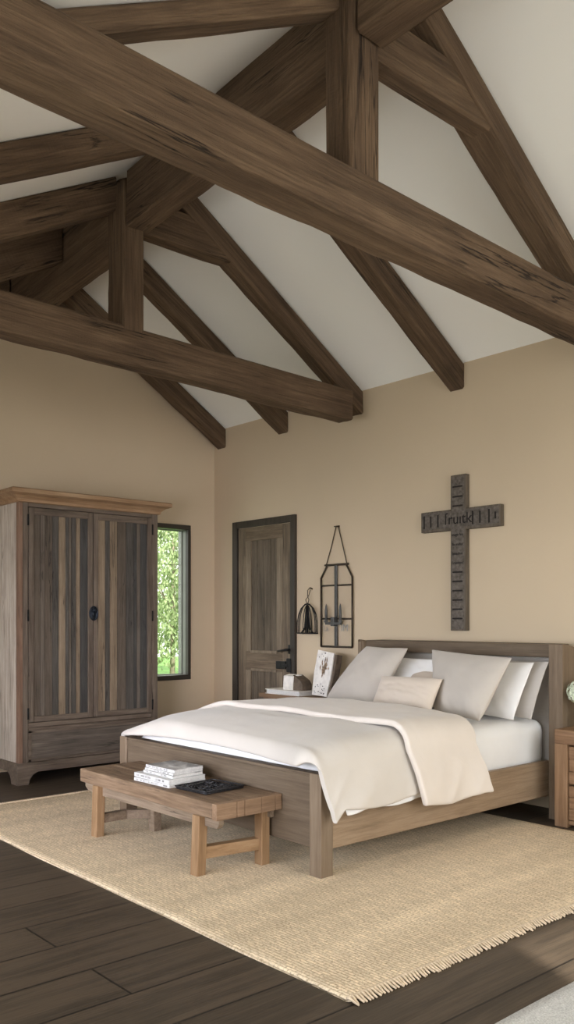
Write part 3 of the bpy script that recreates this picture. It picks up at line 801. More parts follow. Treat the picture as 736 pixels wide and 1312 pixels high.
pillow('pillow', 'white pillow lying behind the large grey-beige pillow at left', (-4.52, 4.86, .69), (-3.88, 4.84, .69), (-3.86, 5.0, 1.02), (-4.48, 5.02, 1.02), .14, M['white'], 1)
pillow('pillow', 'cream pillow wedged between the two large grey-beige pillows', (-4.20, 4.76, .69), (-3.72, 4.74, .69), (-3.70, 4.92, .93), (-4.15, 4.92, .93), .12, M['cream'], 2)
pillow('pillow', 'rightmost pillow, grey linen, propped on the headboard', (-3.66, 4.905, .66), (-3.085, 4.815, .66), (-3.08, 5.02, 1.035), (-3.66, 5.045, 1.035), .075, M['greypil'], 3, flange=.05)
pillow('pillow', 'bright white pillow standing just in front of the rightmost grey one', (-3.68, 4.79, .67), (-3.13, 4.68, .66), (-3.13, 4.925, 1.03), (-3.7, 4.95, 1.03), .085, M['white'], 4, flange=.05)
pillow('pillow', 'large grey-beige linen pillow at left beside the bedside table', (-4.84, 4.66, .68), (-4.17, 4.50, .68), (-4.165, 4.88, 1.10), (-4.60, 4.88, 1.105), .17, M['greige'], 5, flange=.04, sag=.03)
pillow('pillow', 'large grey-beige linen pillow at right below the cross', (-3.66, 4.54, .68), (-3.19, 4.40, .67), (-3.17, 4.74, 1.065), (-3.93, 4.84, 1.098), .16, M['greige'], 6, flange=.04, sag=.03)
pillow('lumbar_pillow', 'small cream lumbar pillow in front of the large pillows', (-4.14, 4.44, .70), (-3.52, 4.335, .70), (-3.575, 4.54, .915), (-4.19, 4.60, .905), .13, M['cream'], 7, flange=.03, sag=.04)

# ------------------------------------------------------------------ bench
bn = thing('bench', 'low rustic wooden bench at the foot of the bed', 'bench', (-4.08, 2.74, 0))
bm = bmesh.new()
xa, xb, ya, yb2 = -4.80, -3.40, 2.535, 2.965
ends = [ya, ya + .155, ya + .29, ya + .365, yb2]
for i in range(2):
    y0, y1 = (ya, ya + .21) if i == 0 else (ya + .212, yb2)
    box(bm, xa, xb - .04, y0, y1, .312, .392, .006)
o = obj('top', bm, M['bench'], bn)
bm = bmesh.new(); seg = [ya, ya + .13, ya + .18, ya + .29, ya + .385, yb2]
for a, b in zip(seg, seg[1:]): box(bm, xb - .04, xb, a + .001, b - .001, .309, .392, .004)
obj('breadboard_end', bm, M['bench_end'], bn)
bm = bmesh.new()
zz = .312
prism(bm, [(xa + .015, ya + .03, zz), (xa + .015, ya + .03, zz - .03), (xa + .05, ya + .03, zz - .052), (xa + .22, ya + .03, zz - .06),
           (xb - .3, ya + .03, zz - .055), (xb - .035, ya + .03, zz - .05), (xb - .02, ya + .03, zz - .03), (xb - .02, ya + .03, zz)], (0, .03, 0))
obj('apron', bm, M['bench_side'], bn)
bm = bmesh.new(); box(bm, xa + .02, xb - .05, yb2 - .04, yb2 - .012, zz - .05, zz, .003)
obj('apron', bm, M['bench_side'], bn)
def leg(x0, y0, dx=0, dy=0, mat='bench_leg', top=.313):
    bm = bmesh.new(); vs = box(bm, x0, x0 + .062, y0, y0 + .055, 0, top, .004)
    for v in bm.verts:
        k = 1 - v.co.z / top; v.co.x += dx * k; v.co.y += dy * k
    return obj('leg', bm, M[mat], bn)
leg(-3.60, 2.530, 0, -.014); leg(-3.537, 2.888, 0, 0, top=.311)
leg(-4.635, 2.530, 0, -.010, 'bench_leg'); leg(-4.53, 2.848, 0, .01, 'bench_side', top=.311)
bm = bmesh.new(); vs = box(bm, -3.60, -3.545, 2.57, 2.90, .088, .15, .004)
for v in bm.verts: v.co.x += .05 * (v.co.y - 2.57) / .33
obj('stretcher', bm, M['bench_bar'], bn)
bm = bmesh.new(); vs = box(bm, -4.63, -4.585, 2.57, 2.74, .085, .14, .004)
prism(bm, [(-4.63, 2.74, .085), (-4.585, 2.74, .085), (-4.50, 2.86, .085), (-4.545, 2.86, .085)], (0, 0, .055))
obj('stretcher', bm, M['bench_side'], bn)
bm = bmesh.new()
prism(bm, [(-4.60, 2.83, .14), (-4.57, 2.83, .19), (-4.50, 2.83, .225), (-4.46, 2.83, .255), (-4.40, 2.83, .27), (-4.40, 2.83, .311), (-4.62, 2.83, .311), (-4.70, 2.83, .16)], (0, .03, 0))
bm.free()
bm = bmesh.new()
box(bm, -4.625, -4.60, 2.5245, 2.53, .345, .372, 0); box(bm, -3.60, -3.55, 2.5245, 2.535, .30, .372, .002)
bm.free()

# magazines and tray on the bench
def magazine(name, label, c, sx, sy, z0, th, rot, covmat, soft=True, tint=None):
    t = thing(name, label, 'magazine', (c[0], c[1], z0), 'magazines stacked on the bench')
    R = Matrix.Rotation(rot, 4, 'Z'); b = Vector((c[0], c[1], z0))
    def fin(bm):
        for v in bm.verts:
            k = v.co.x / sx
            v.co.z += .003 * math.sin(v.co.y / sy * 3 + c[0] * 9) * (k + .5)
        bmesh.ops.transform(bm, matrix=Matrix.Translation(b) @ R, verts=bm.verts); return bm
    bm = bmesh.new(); box(bm, -sx / 2 + .003, sx / 2 - .003, -sy / 2 + .006, sy / 2 - .003, .0015, th - .0015)
    n = 5
    for i in range(n):
        z = .002 + (th - .004) * (i + .5) / n
        box(bm, -sx / 2 + .002, sx / 2 - .001 + .002 * (i % 2), -sy / 2 + .006, sy / 2 - .002, z - .0012, z + .0012)
    obj('pages', fin(bm), M['paper'], t)
    bm = bmesh.new()
    box(bm, -sx / 2, sx / 2, -sy / 2, sy / 2, 0, .0022, 0, 0); box(bm, -sx / 2, sx / 2, -sy / 2, sy / 2, th - .0022, th, 0, 1)
    box(bm, -sx / 2, sx / 2, -sy / 2 - .001, -sy / 2 + .003, .001, th - .001, 0, 0)
    c2 = obj('cover', fin(bm), [M['cover'], covmat], t)
    # small grey printed marks on the spine
    bm = bmesh.new(); rn = random.Random(int(z0 * 1e4))
    x = -sx / 2 + .02
    while x < sx / 2 - .05:
        l = rn.uniform(.01, .035)
        if rn.random() < .7: box(bm, x, x + l, -sy / 2 - .0018, -sy / 2, th * .3, th * .7)
        x += l + rn.uniform(.006, .02)
    pieces('spine_print', fin(bm), M['print'], c2)
zz = .3925
mags = [(-4.075, 2.710, .335, .25, .018, .05, 'cover', 'bottom white magazine of the stack on the bench'),
        (-4.085, 2.716, .345, .245, .024, .015, 'cover', 'second white magazine up in the bench stack, with printed spine'),
        (-4.08, 2.735, .285, .205, .014, .03, 'print', 'third magazine up in the bench stack, greyish cover edge'),
        (-4.082, 2.742, .27, .205, .012, .04, 'cover', 'fourth magazine up in the bench stack, slim and pale'),
        (-4.085, 2.748, .27, .2, .016, .055, 'print', 'topmost magazine of the bench stack with a grey photographic cover')]
for (x, y, sx, sy, th, r, mt_, lb) in mags:
    magazine('magazine', lb, (x, y), sx, sy, zz, th, r, M[mt_]); zz += th + .0006
tr = thing('wire_tray', 'flat black wrought wire tray on the bench beside the magazines', 'tray', (-3.76, 2.74, .392))
bm = bmesh.new(); rn = random.Random(4)
R4 = Matrix.Translation((-3.755, 2.755, .3945)) @ Matrix.Rotation(.08, 4, 'Z')
hx, hyy = .125, .135
def tp(x, y, z): return R4 @ Vector((x, y, z))
rimp = [(-hx, -hyy), (hx, -hyy), (hx, hyy), (-hx, hyy)]
full = []
for (a, b) in zip(rimp, rimp[1:] + rimp[:1]):
    for k in range(8): full.append((a[0] + (b[0] - a[0]) * k / 8, a[1] + (b[1] - a[1]) * k / 8))
tube(bm, [tp(x, y, .014) for x, y in full], .005, 6, True)
tube(bm, [tp(x * .97, y * .97, .004) for x, y in full], .004, 6, True)
obj('rim', bm, M['wire'], tr, True)
bm = bmesh.new()
for k in range(24):
    cx, cy, r = rn.uniform(-.1, .1), rn.uniform(-.11, .11), rn.uniform(.014, .032)
    tube(bm, [tp(max(-hx, min(hx, cx + r * math.cos(t) * (1 - t / 14))), max(-hyy, min(hyy, cy + r * math.sin(t) * (1 - t / 14))), .006 + .009 * rn.random()) for t in [j * .7 for j in range(14)]], .0034, 5)
for k in range(11):
    y = -hyy + 2 * hyy * (k + .5) / 11; tube(bm, [tp(-hx, y, .004), tp(0, y + .006, .006), tp(hx, y, .004)], .0028, 5)
for k in range(7):
    x = -hx + 2 * hx * (k + .5) / 7; tube(bm, [tp(x, -hyy, .004), tp(x, hyy, .004)], .0026, 5)
obj('scrollwork', bm, M['wire'], tr, True)
bm = bmesh.new(); vs = box(bm, -hx, hx, -hyy, hyy, .0005, .002)
bmesh.ops.transform(bm, matrix=R4, verts=bm.verts)
obj('base_plate', bm, M['iron'], tr)

# ------------------------------------------------------------------ rugs
def rug(name, label, x0, x1, y0, y1, mat, th, nx, ny, wob=.008):
    bm = bmesh.new(); V = []
    xs = [x0 + .0, x0 + .008] + [x0 + .008 + (x1 - x0 - .016) * i / nx for i in range(1, nx)] + [x1 - .008, x1]
    ys = [y0, y0 + .008] + [y0 + .008 + (y1 - y0 - .016) * i / ny for i in range(1, ny)] + [y1 - .008, y1]
    for i, x in enumerate(xs):
        row = []
        for j, y in enumerate(ys):
            e = i in (0, len(xs) - 1) or j in (0, len(ys) - 1)
            wx = wob * noise.noise(Vector((x * 1.5, y * 1.5, 3.3))); wy = wob * noise.noise(Vector((x * 1.5, y * 1.5, 8.3)))
            z = .001 if e else th + .0012 * noise.noise(Vector((x * 3, y * 3, 1)))
            row.append(bm.verts.new((x + wx, y + wy, z)))
        V.append(row)
    for a, b in zip(V, V[1:]):
        for k in range(len(ys) - 1): bm.faces.new((a[k], b[k], b[k + 1], a[k + 1]))
    per = [V[i][0] for i in range(len(xs))] + [V[-1][j] for j in range(1, len(ys))] + [V[i][-1] for i in range(len(xs) - 2, -1, -1)] + [V[0][j] for j in range(len(ys) - 2, 0, -1)]
    bm.faces.new(per[::-1])
    o = obj(name, bm, mat, None, True); tag(o, label, 'rug'); return o
rg = rug('rug', 'large sandy woven jute rug with fringed ends under the bed', -5.85, -2.05, 2.085, 4.80, M['rug'], .011, 90, 64)
for e in (1, -1):
    bm = bmesh.new(); xe = -2.05 if e == 1 else -5.85; rn = random.Random(5 + e)
    k = 0; y = 2.09
    while y < 4.80:
        l = rn.uniform(.03, .045); dy = rn.uniform(-.006, .006)
        q = .008 * noise.noise(Vector((xe * 1.5, y * 1.5, 3.3)))
        tube(bm, [(xe + q - .012 * e, y, .012), (xe + q + .004 * e, y, .0165), (xe + q + .55 * l * e, y + dy * .5, .009), (xe + q + l * e, y + dy, .0045)], [.0055, .0062, .005, .004], 5)
        y += rn.uniform(.014, .0175)
    fr = obj('fringe', bm, M['fringe'], rg, True); fr['kind'] = 'stuff'
bm = bmesh.new()
for e in (1, -1):
    xe = -2.058 if e == 1 else -5.842
    tube(bm, [(xe + .008 * noise.noise(Vector((xe * 1.5, 2.09 + 2.7 * k / 120 * 1.0, 3.3))), 2.09 + 2.705 * k / 120, .012 + .002 * (k % 2)) for k in range(121)], .007, 6)
pieces('selvage', bm, M['fringe'], rg, True)
rug('rug', 'pale grey wool rug corner at the bottom right of the floor', -1.625, .9, .9, 3.9, M['grug'], .014, 60, 60)

# ------------------------------------------------------------------ nightstand, vase
ns = thing('nightstand', 'warm brown wooden nightstand right of the bed', 'nightstand', (-2.6, 5.08, 0))
nx0, nx1, ny0, ny1, nh = -2.957, -2.36, 4.868, 5.28, .613
bm = bmesh.new(); box(bm, nx0, nx1, ny0, ny1, nh - .09, nh, .004); obj('top', bm, M['nightx'], ns)
for x0 in (nx0, nx1 - .088):
    bm = bmesh.new(); box(bm, x0, x0 + .088, ny0, ny1, 0, nh - .09, .004); obj('side_panel', bm, M['night'], ns)
bm = bmesh.new(); box(bm, nx0 + .088, nx1 - .088, ny1 - .02, ny1, .02, nh - .09); box(bm, nx0 + .088, nx1 - .088, ny0 + .02, ny1 - .02, .02, .045)
obj('carcass', bm, M['night'], ns)
for z0, z1 in ((.05, .265), (.275, .512)):
    bm = bmesh.new(); n = 3; hz = (z1 - z0) / n
    for i in range(n): box(bm, nx0 + .093, nx1 - .093, ny0 + .012 + .003 * (i % 2), ny1 - .03, z0 + i * hz + .001, z0 + (i + 1) * hz - .001, .003)
    obj('drawer', bm, M['nightx'], ns)
vs_ = thing('vase', 'clear glass bud vase on the nightstand', 'vase', (-2.875, 5.09, nh))
bm = bmesh.new(); c = (-2.875, 5.09, nh)
lathe(bm, [(0, 0), (.03, 0), (.034, .004), (.034, .14), (.0325, .145), (.031, .14), (.031, .01), (0, .008)], c, 28)
obj('glass_body', bm, M['vase'], vs_, True)
fl = thing('hydrangea', 'pale green and white hydrangea bloom standing in the glass vase', 'flower', (-2.875, 5.09, nh + .012))
bm = bmesh.new(); tube(bm, [(-2.875, 5.09, nh + .012), (-2.878, 5.092, nh + .1), (-2.886, 5.09, nh + .18)], .004, 8)
tube(bm, [(-2.868, 5.085, nh + .012), (-2.874, 5.08, nh + .1), (-2.90, 5.07, nh + .17)], .003, 8)
obj('stem', bm, M['stem'], fl, True)
bm = bmesh.new(); rn = random.Random(3); cc = Vector((-2.888, 5.085, nh + .225))
for i in range(190):
    ph = math.acos(1 - 2 * (i + .5) / 190); th_ = PI * (1 + 5 ** .5) * i
    nrm = Vector((math.sin(ph) * math.cos(th_), math.sin(ph) * math.sin(th_), math.cos(ph)))
    p = cc + Vector((nrm.x * .095, nrm.y * .095, nrm.z * .078)) * rn.uniform(.86, 1.04)
    q = nrm.to_track_quat('Z', 'Y'); sp = rn.uniform(0, PI); s = rn.uniform(.010, .014)
    for k in range(4):
        a = sp + k * PI / 2
        def P_(r, da, h): return p + q @ Vector((r * math.cos(a + da), r * math.sin(a + da), h))
        vsq = [bm.verts.new(x) for x in (p, P_(s * .8, -.55, .003), P_(s * 1.25, 0, .001), P_(s * .8, .55, .003))]
        bm.faces.new(vsq)
b2 = bmesh.ops.create_icosphere(bm, subdivisions=2, radius=.072, matrix=Matrix.Translation(cc) @ Matrix.Diagonal((1, 1, .8, 1)))
obj('flower_head', bm, M['petal'], fl)

# ------------------------------------------------------------------ bedside table left of the bed, with its things
bt = thing('bedside_table', 'dark rustic bedside table between the door and the bed', 'table', (-5.48, 5.04, 0))
tx0, tx1, ty0, ty1, th0 = -5.93, -5.09, 4.87, 5.26, .655
bm = bmesh.new()
pts = []
for (cx, cy, a0) in ((tx1 - .04, ty1 - .04, 0), (tx0 + .04, ty1 - .04, PI / 2), (tx0 + .04, ty0 + .04, PI), (tx1 - .04, ty0 + .04, 1.5 * PI)):
    for k in range(5):
        a = a0 + k * PI / 8; pts.append((cx + .04 * math.cos(a), cy + .04 * math.sin(a), th0 - .032))
prism(bm, pts, (0, 0, .032)); obj('top', bm, M['table'], bt)
for x in (tx0 + .05, tx1 - .1):
    for y in (ty0 + .04, ty1 - .09):
        bm = bmesh.new(); box(bm, x, x + .05, y, y + .05, 0, th0 - .032, .004); obj('leg', bm, M['table'], bt)
bm = bmesh.new(); box(bm, tx0 + .06, tx1 - .06, ty0 + .05, ty1 - .05, th0 - .1, th0 - .032, .003); obj('apron', bm, M['table'], bt)
bk = thing('book', 'thick pale worn book lying flat on the bedside table', 'book', (-5.6, 5.0, th0))
bm = bmesh.new(); box(bm, -5.83, -5.40, 4.90, 5.13, th0 + .004, th0 + .036, .003); obj('pages', bm, M['paper'], bk)
bm = bmesh.new(); box(bm, -5.84, -5.395, 4.89, 5.14, th0, th0 + .005, .002); box(bm, -5.84, -5.395, 4.89, 5.14, th0 + .035, th0 + .042, .002)
obj('cover', bm, M['chalk'], bk)
hb = thing('wooden_block', 'whitewashed block with a sloped dark end on top of the book', 'ornament', (-5.55, 5.02, th0 + .042))
z0 = th0 + .042
bm = bmesh.new(); prism(bm, [(-5.665, 4.95, z0), (-5.665, 5.07, z0), (-5.66, 5.07, z0 + .10), (-5.65, 5.05, z0 + .128), (-5.64, 5.0, z0 + .135), (-5.655, 4.95, z0 + .12)], (.125, 0, 0))
obj('block', bm, M['chalk'], hb)
bm = bmesh.new(); prism(bm, [(-5.538, 4.955, z0), (-5.42, 4.955, z0), (-5.42, 4.955, z0 + .055), (-5.445, 4.955, z0 + .085), (-5.538, 4.955, z0 + .132)], (0, .11, 0))
obj('sloped_end', bm, M['darkside'], hb)
pq = thing('plaque', 'white distressed plaque painted with a brown feather motif by the bed', 'plaque', (-5.2, 5.03, th0))
Mp = Matrix.Translation((-5.255, 5.0, th0 + .009)) @ Matrix.Rotation(math.radians(-7), 4, 'X') @ Matrix.Rotation(math.radians(3), 4, 'Y')
def pqf(bm): bmesh.ops.transform(bm, matrix=Mp, verts=bm.verts); return bm
bm = bmesh.new(); prism(bm, [(-.095, 0, 0), (.085, 0, 0), (.105, 0, .20), (.11, 0, .37), (-.085, 0, .385), (-.10, 0, .2)], (0, .012, 0))
obj('face_board', pqf(bm), M['chalk'], pq)
bm = bmesh.new(); prism(bm, [(-.09, .0125, .002), (.10, .0125, .002), (.135, .0125, .2), (.14, .0125, .36), (-.08, .0125, .37), (-.095, .0125, .2)], (0, .06, 0))
obj('back_block', pqf(bm), M['darkside'], pq)
bm = bmesh.new(); rn = random.Random(9)
for k in range(44):
    a = rn.uniform(0, 2 * PI); r = rn.uniform(0, 1)
    cx, cz = .015 + .052 * r * math.cos(a), .24 + .075 * r * math.sin(a); l = rn.uniform(.012, .036)
    prism(bm, [(cx - .006, -.0015, cz), (cx, -.0015, cz - l), (cx + .008, -.0015, cz), (cx + .002, -.0015, cz + l)], (0, .0016 + .0002 * k, 0))
obj('feather_motif', pqf(bm), M['brownart'], pq)
bm = bmesh.new()
for k in range(22):
    cx, cz = rn.uniform(-.075, .055), rn.uniform(.015, .1) if k < 16 else rn.uniform(.3, .36); l = rn.uniform(.004, .014)
    box(bm, cx, cx + l, -.0012, .001, cz, cz + rn.uniform(.003, .01))
obj('ink_marks', pqf(bm), M['carve'], pq)

# ------------------------------------------------------------------ wall cross
cr = thing('wall_cross', 'carved dark wooden cross hung on the bed wall above the pillows', 'cross', (-4.0, YB, 1.8))
cx0, cx1, cz0, cz1 = -4.072, -3.932, 1.223, 2.40
ax0, ax1, az0, az1 = -4.36, -3.625, 1.985, 2.143
yf_ = 5.25
bm = bmesh.new(); box(bm, cx0, cx1, yf_, YB - .001, cz0, cz1, .004); obj('upright', bm, M['cross'], cr)
bm = bmesh.new(); box(bm, ax0, cx0, yf_ + .001, YB - .001, az0, az1, .004); box(bm, cx1, ax1, yf_ + .001, YB - .001, az0, az1, .004)
obj('crossbar', bm, M['cross'], cr)
bm = bmesh.new(); box(bm, cx0 + .012, cx1 - .012, yf_ - .004, yf_ + .002, cz0 + .015, cz1 - .015, .002)
box(bm, ax0 + .012, cx0 + .01, yf_ - .0035, yf_ + .002, az0 + .02, az1 - .012, .002); box(bm, cx1 - .01, ax1 - .012, yf_ - .0035, yf_ + .002, az0 + .02, az1 - .012, .002)
obj('face_panel', bm, M['cross_in'], cr)
bm = bmesh.new()
for z in (2.31, 2.235, 2.165, 1.665, 1.595, 1.525, 1.455, 1.385, 1.315): box(bm, cx0 + .022, cx1 - .025, yf_ - .006, yf_ - .003, z - .006, z + .006, .001)
for x, hh in ((-4.325, .1), (-4.26, .085), (-4.19, .095), (-3.865, .1), (-3.80, .09), (-3.72, .1), (-3.665, .05)): box(bm, x - .007, x + .007, yf_ - .0055, yf_ - .003, 2.064 - hh / 2, 2.064 + hh / 2, .001)
pieces('carved_notch', bm, M['carve'], cr)
bm = bmesh.new()
RX = Matrix.Rotation(PI / 2, 4, 'X')
for s, z, sz, xx in (('ſruıtk', 2.065, .115, -4.0), ('mage Iea', 1.948, .03, -4.003), ('lla mafut', 1.875, .03, -4.003), ('beaubut', 1.805, .03, -4.003), ('Frument', 1.735, .03, -4.003)):
    t = text_bm(s, sz, .0015); merge(bm, t, Matrix.Translation((xx, yf_ - .005, z)) @ RX)
obj('lettering', bm, M['carve'], cr)

# ------------------------------------------------------------------ hanging sconce frame and wire cage
sn = thing('wall_sconce', 'black wire and glass wall sconce frame hung by cords from a nail', 'wall sconce', (-5.33, YB, 1.07))
ys = YB - .022
bm = bmesh.new(); r = .0085
BLp, BRp, SL, SR, TLp, TRp = (-5.525, ys, 1.07), (-5.139, ys, 1.07), (-5.525, ys, 1.675), (-5.139, ys, 1.675), (-5.446, ys, 1.785), (-5.212, ys, 1.785)
for a, b in ((BLp, BRp), (BLp, SL), (BRp, SR), (SL, TLp), (SR, TRp)): tube(bm, [a, b], r, 8)
tube(bm, [(-5.475, ys, 1.787), (-5.185, ys, 1.787)], .010, 8)
for z in (1.607, 1.315): tube(bm, [(-5.525, ys, z), (-5.139, ys, z)], .0075, 8)
obj('frame', bm, M['bronze'], sn, True)
bm = bmesh.new(); box(bm, -5.352, -5.322, ys - .008, ys + .008, 1.07, 1.785, .003)
obj('center_bar', bm, M['greyiron'], sn)
bm = bmesh.new(); prism(bm, [(p[0], ys - .002, p[2]) for p in (BLp, BRp, SR, TRp, TLp, SL)], (0, .004, 0))
obj('pane', bm, M['glass'], sn)
bm = bmesh.new(); tube(bm, [(-5.458, ys, 1.79), (-5.40, ys + .006, 1.95), (-5.338, YB - .018, 2.125), (-5.315, YB - .018, 2.125), (-5.26, ys + .006, 1.95), (-5.205, ys, 1.79)], .0045, 6)
obj('cord', bm, M['bronze'], sn, True)
bm = bmesh.new(); tube(bm, [(-5.327, YB - .001, 2.12), (-5.327, YB - .03, 2.12)], .007, 8); tube(bm, [(-5.36, YB - .02, 2.122), (-5.30, YB - .02, 2.122)], .006, 8)
obj('nail', bm, M['bronze'], sn, True)
yc_ = ys - .035
bm = bmesh.new(); box(bm, -5.43, -5.245, yc_ - .012, yc_ + .012, 1.262, 1.285, .004); box(bm, -5.36, -5.315, yc_ - .015, ys, 1.25, 1.33, .006)
for x in (-5.425, -5.25):
    lathe(bm, [(.0, 0), (.016, 0), (.02, .02), (.014, .022), (0, .022)], (x, yc_, 1.28), 12)
br_ = obj('candle_bracket', bm, M['greyiron'], sn)
for x in (-5.425, -5.25):
    bm = bmesh.new(); lathe(bm, [(.0, 0), (.013, 0), (.013, .09), (.008, .125), (.002, .145), (0, .146)], (x, yc_, 1.30), 12)
    obj('candle', bm, M['greyiron'], br_, True)
bm = bmesh.new()
for s, x, sz in (('l.a', -5.46, .07), ('IM', -5.23, .085)):
    merge(bm, text_bm(s, sz, .001), Matrix.Translation((x, ys - .003, 1.235 if s == 'IM' else 1.228)) @ RX)
obj('lettering', bm, plain('faded_grey_print', (.28, .27, .25), rough=.8), sn)

cg = thing('wire_cage', 'small black wire cage lantern hung on the wall beside the door', 'lantern', (-5.67, YB - .14, 1.18))
yg, xg = YB - .065, -5.66
bm = bmesh.new(); Rg = .123; z0 = 1.185
circ = lambda R_, z: [(xg + R_ * math.cos(2 * PI * k / 24), yg + .45 * R_ * math.sin(2 * PI * k / 24), z) for k in range(24)]
tube(bm, circ(Rg, z0), .006, 6, True); tube(bm, circ(Rg * .5, z0), .004, 6, True)
rn = random.Random(2)
for k in range(5):
    a = PI * k / 5 + .35
    pts = [(-Rg, 0), (-Rg * .98, .10), (-Rg * .85, .17), (-Rg * .6, .225), (-Rg * .25, .255), (0, .26), (Rg * .25, .255), (Rg * .6, .225), (Rg * .85, .17), (Rg * .98, .10), (Rg, 0)]
    tube(bm, [(xg + p * math.cos(a), yg + .45 * p * math.sin(a), z0 + q + .008 * math.sin(k * 2.2)) for p, q in pts], .0042, 6)
obj('cage', bm, M['iron'], cg, True)
bm = bmesh.new()
for k in range(7):
    a = 2 * PI * k / 7; ra = rn.uniform(.012, .028)
    tube(bm, [(xg + (.05 + .03 * rn.random()) * math.cos(a), yg + .05 * math.sin(a), z0), (xg + ra * 1.4 * math.cos(a), yg + ra * math.sin(a), z0 + .05), (xg + ra * .8 * math.cos(a), yg + ra * .8 * math.sin(a), z0 + .16), (xg, yg, z0 + .235)], .0045, 6)
tube(bm, [(xg, yg, z0), (xg, yg, z0 + .25)], .011, 8)
obj('core_wires', bm, M['iron'], cg, True)
bm = bmesh.new()
tube(bm, [(xg - .003, yg, z0 + .26), (xg - .022, yg, z0 + .30), (xg + .006, yg + .01, z0 + .335), (xg + .018, YB - .045, z0 + .385), (xg, YB - .04, z0 + .405), (xg - .018, YB - .045, z0 + .385), (xg - .006, yg + .01, z0 + .335), (xg + .022, yg, z0 + .30), (xg + .004, yg, z0 + .26)], .004, 6)
tube(bm, [(xg, YB - .001, z0 + .40), (xg, YB - .034, z0 + .41)], .006, 8)
obj('hook', bm, M['bronze'], cg, True)

# ------------------------------------------------------------------ outdoors beyond the window
bm = bmesh.new(); box(bm, -30, XL - T - .01, -8, 26, -.35, -.2)
tag(obj('garden_ground', bm, M['grass']), kind='structure')
def tree(x, y, h, rad, seed, label, mat):
    t = thing('garden_tree', label, 'tree', (x, y, -.2), 'leafy trees outside the window')
    bm = bmesh.new(); rn = random.Random(seed)
    tube(bm, [(x, y, -.2), (x + .04, y, h * .3), (x - .03, y + .05, h * .7)], [.06, .045, .02], 8)
    for k in range(6):
        a = rn.uniform(0, 2 * PI); z = h * rn.uniform(.15, .55)
        tube(bm, [(x, y, z), (x + rad * .6 * math.cos(a), y + rad * .6 * math.sin(a), z + rad * .5)], [.018, .006], 6)
    obj('trunk', bm, M['bark'], t, True)
    bm = bmesh.new()
    for i in range(9500):
        a = rn.uniform(0, 2 * PI); u = rn.uniform(-1, 1); rr = rad * (.45 + .55 * rn.random() ** .5)
        c = Vector((math.cos(a) * math.sqrt(1 - u * u) * rr, math.sin(a) * math.sqrt(1 - u * u) * rr, u * rr * h / rad * .52)) 
        k = .75 + .45 * noise.noise(Vector((c.x * 1.6, c.y * 1.6, c.z * 1.6 + seed)))
        p = Vector((x, y, h * .5 - .1)) + c * k
        if p.z < -.18: continue
        s = rn.uniform(.03, .055)
        q = Vector((rn.gauss(0, 1), rn.gauss(0, 1), rn.gauss(.4, 1))).to_track_quat('Z', 'Y')
        vv = [bm.verts.new(p + q @ Vector(w)) for w in ((0, -s, 0), (s * .55, 0, s * .15), (0, s * 1.2, 0), (-s * .55, 0, s * .15))]
        bm.faces.new((vv[0], vv[1], vv[2])); bm.faces.new((vv[0], vv[2], vv[3]))
    obj('foliage', bm, mat, t)
tree(-14.5, 9.7, 4.6, 1.35, 1, 'light green leafy tree filling the window beside the wardrobe', M['leafA'])
tree(-14.2, 6.7, 4.2, 1.2, 3, 'mid green leafy tree left of the light green one outside the window', M['leafB'])
tree(-15.0, 12.7, 4.4, 1.25, 2, 'mid green leafy tree right of the light green one outside the window', M['leafB'])
tree(-18.5, 12.4, 5.6, 1.6, 4, 'pale tall leafy tree standing far behind the others', M['leafA'])

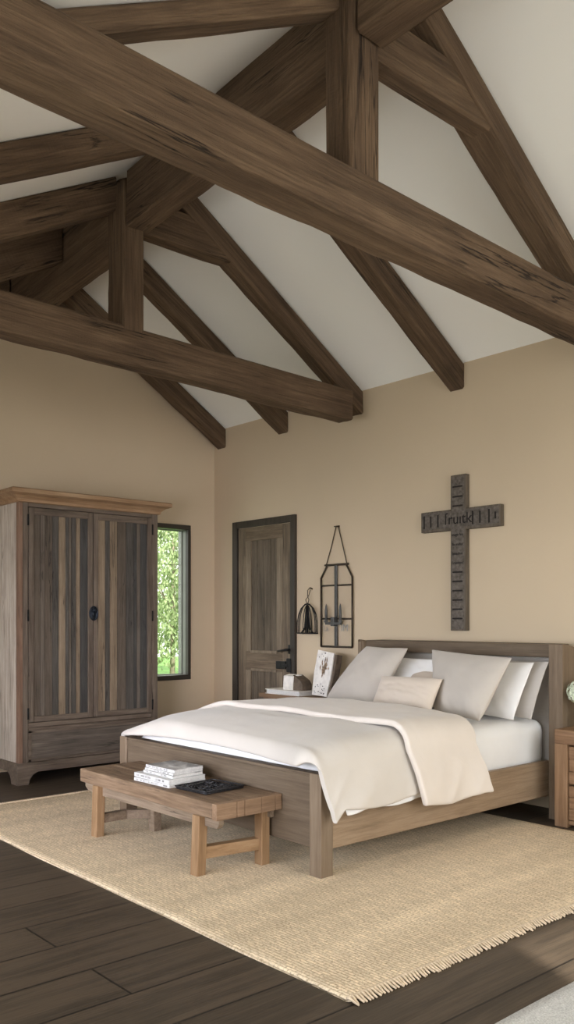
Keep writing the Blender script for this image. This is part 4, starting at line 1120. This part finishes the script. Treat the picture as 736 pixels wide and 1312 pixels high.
# ------------------------------------------------------------------ light
wl = bpy.data.worlds.new('World'); sc.world = wl; wl.use_nodes = True
bg = wl.node_tree.nodes['Background']; bg.inputs[0].default_value = (.92, .94, .90, 1); bg.inputs[1].default_value = 3.1
def area(name, loc, rot, sx, sy, power, col):
    l = bpy.data.lights.new(name, 'AREA'); l.shape = 'RECTANGLE'; l.size = sx; l.size_y = sy; l.energy = power; l.color = col
    o = bpy.data.objects.new(name, l); COL.objects.link(o); o.location = loc; o.rotation_euler = rot; return o
def aim(o, v): o.rotation_euler = Vector(v).to_track_quat('-Z', 'Y').to_euler()
a1 = area('daylight_right', (XR + .02, (RY0 + RY1) / 2, (RZ0 + RZ1) / 2), (0, 0, 0), RY1 - RY0, RZ1 - RZ0, 57, (1.0, .985, 1.0)); aim(a1, (-1, 0, -.6)); a1.data.spread = math.radians(125)
zm = (FZ0 + FZ1) / 2
a2 = area('daylight_front', (-3.6, YF - .02, zm), (0, 0, 0), 5.0, FZ1 - FZ0, 31, (.81, .86, 1.0)); aim(a2, (0, 1, -.17)); a2.data.spread = math.radians(56)
a3 = area('corner_fill', (-1.9, YF - .02, zm - .1), (0, 0, 0), 1.7, 1.3, 15, (.9, .85, .95)); aim(a3, (-5.2, 5.75, -.45)); a3.data.spread = math.radians(42)  # added narrow fill lamp, brightens the low wall in the left corner
sun = bpy.data.lights.new('sun', 'SUN'); sun.energy = 13.0; sun.angle = math.radians(1); sun.color = (1, .95, .86)
so = bpy.data.objects.new('sun', sun); COL.objects.link(so)
dirn = Vector((-4.45, 1.8, -3.25)); so.rotation_euler = dirn.to_track_quat('-Z', 'Y').to_euler()

# ------------------------------------------------------------------ camera
cam = bpy.data.cameras.new('camera'); co = bpy.data.objects.new('camera', cam); COL.objects.link(co)
co.location = (0, 0, 1.3); co.rotation_euler = (PI / 2, 0, math.atan2(.75, .6615))
cam.sensor_fit = 'HORIZONTAL'; cam.sensor_width = 36; cam.lens = 36 * 1100 / 736
cam.shift_y = (795 - 656) / 736; cam.clip_start = .02
sc.camera = co
sc.view_settings.view_transform = 'Standard'; sc.view_settings.look = 'None'
sc.view_settings.gamma = 1; sc.view_settings.use_curve_mapping = False
sc.view_settings.exposure = -0.07
sc.cycles.use_denoising = True
sc.cycles.max_bounces = 10; sc.cycles.diffuse_bounces = 6
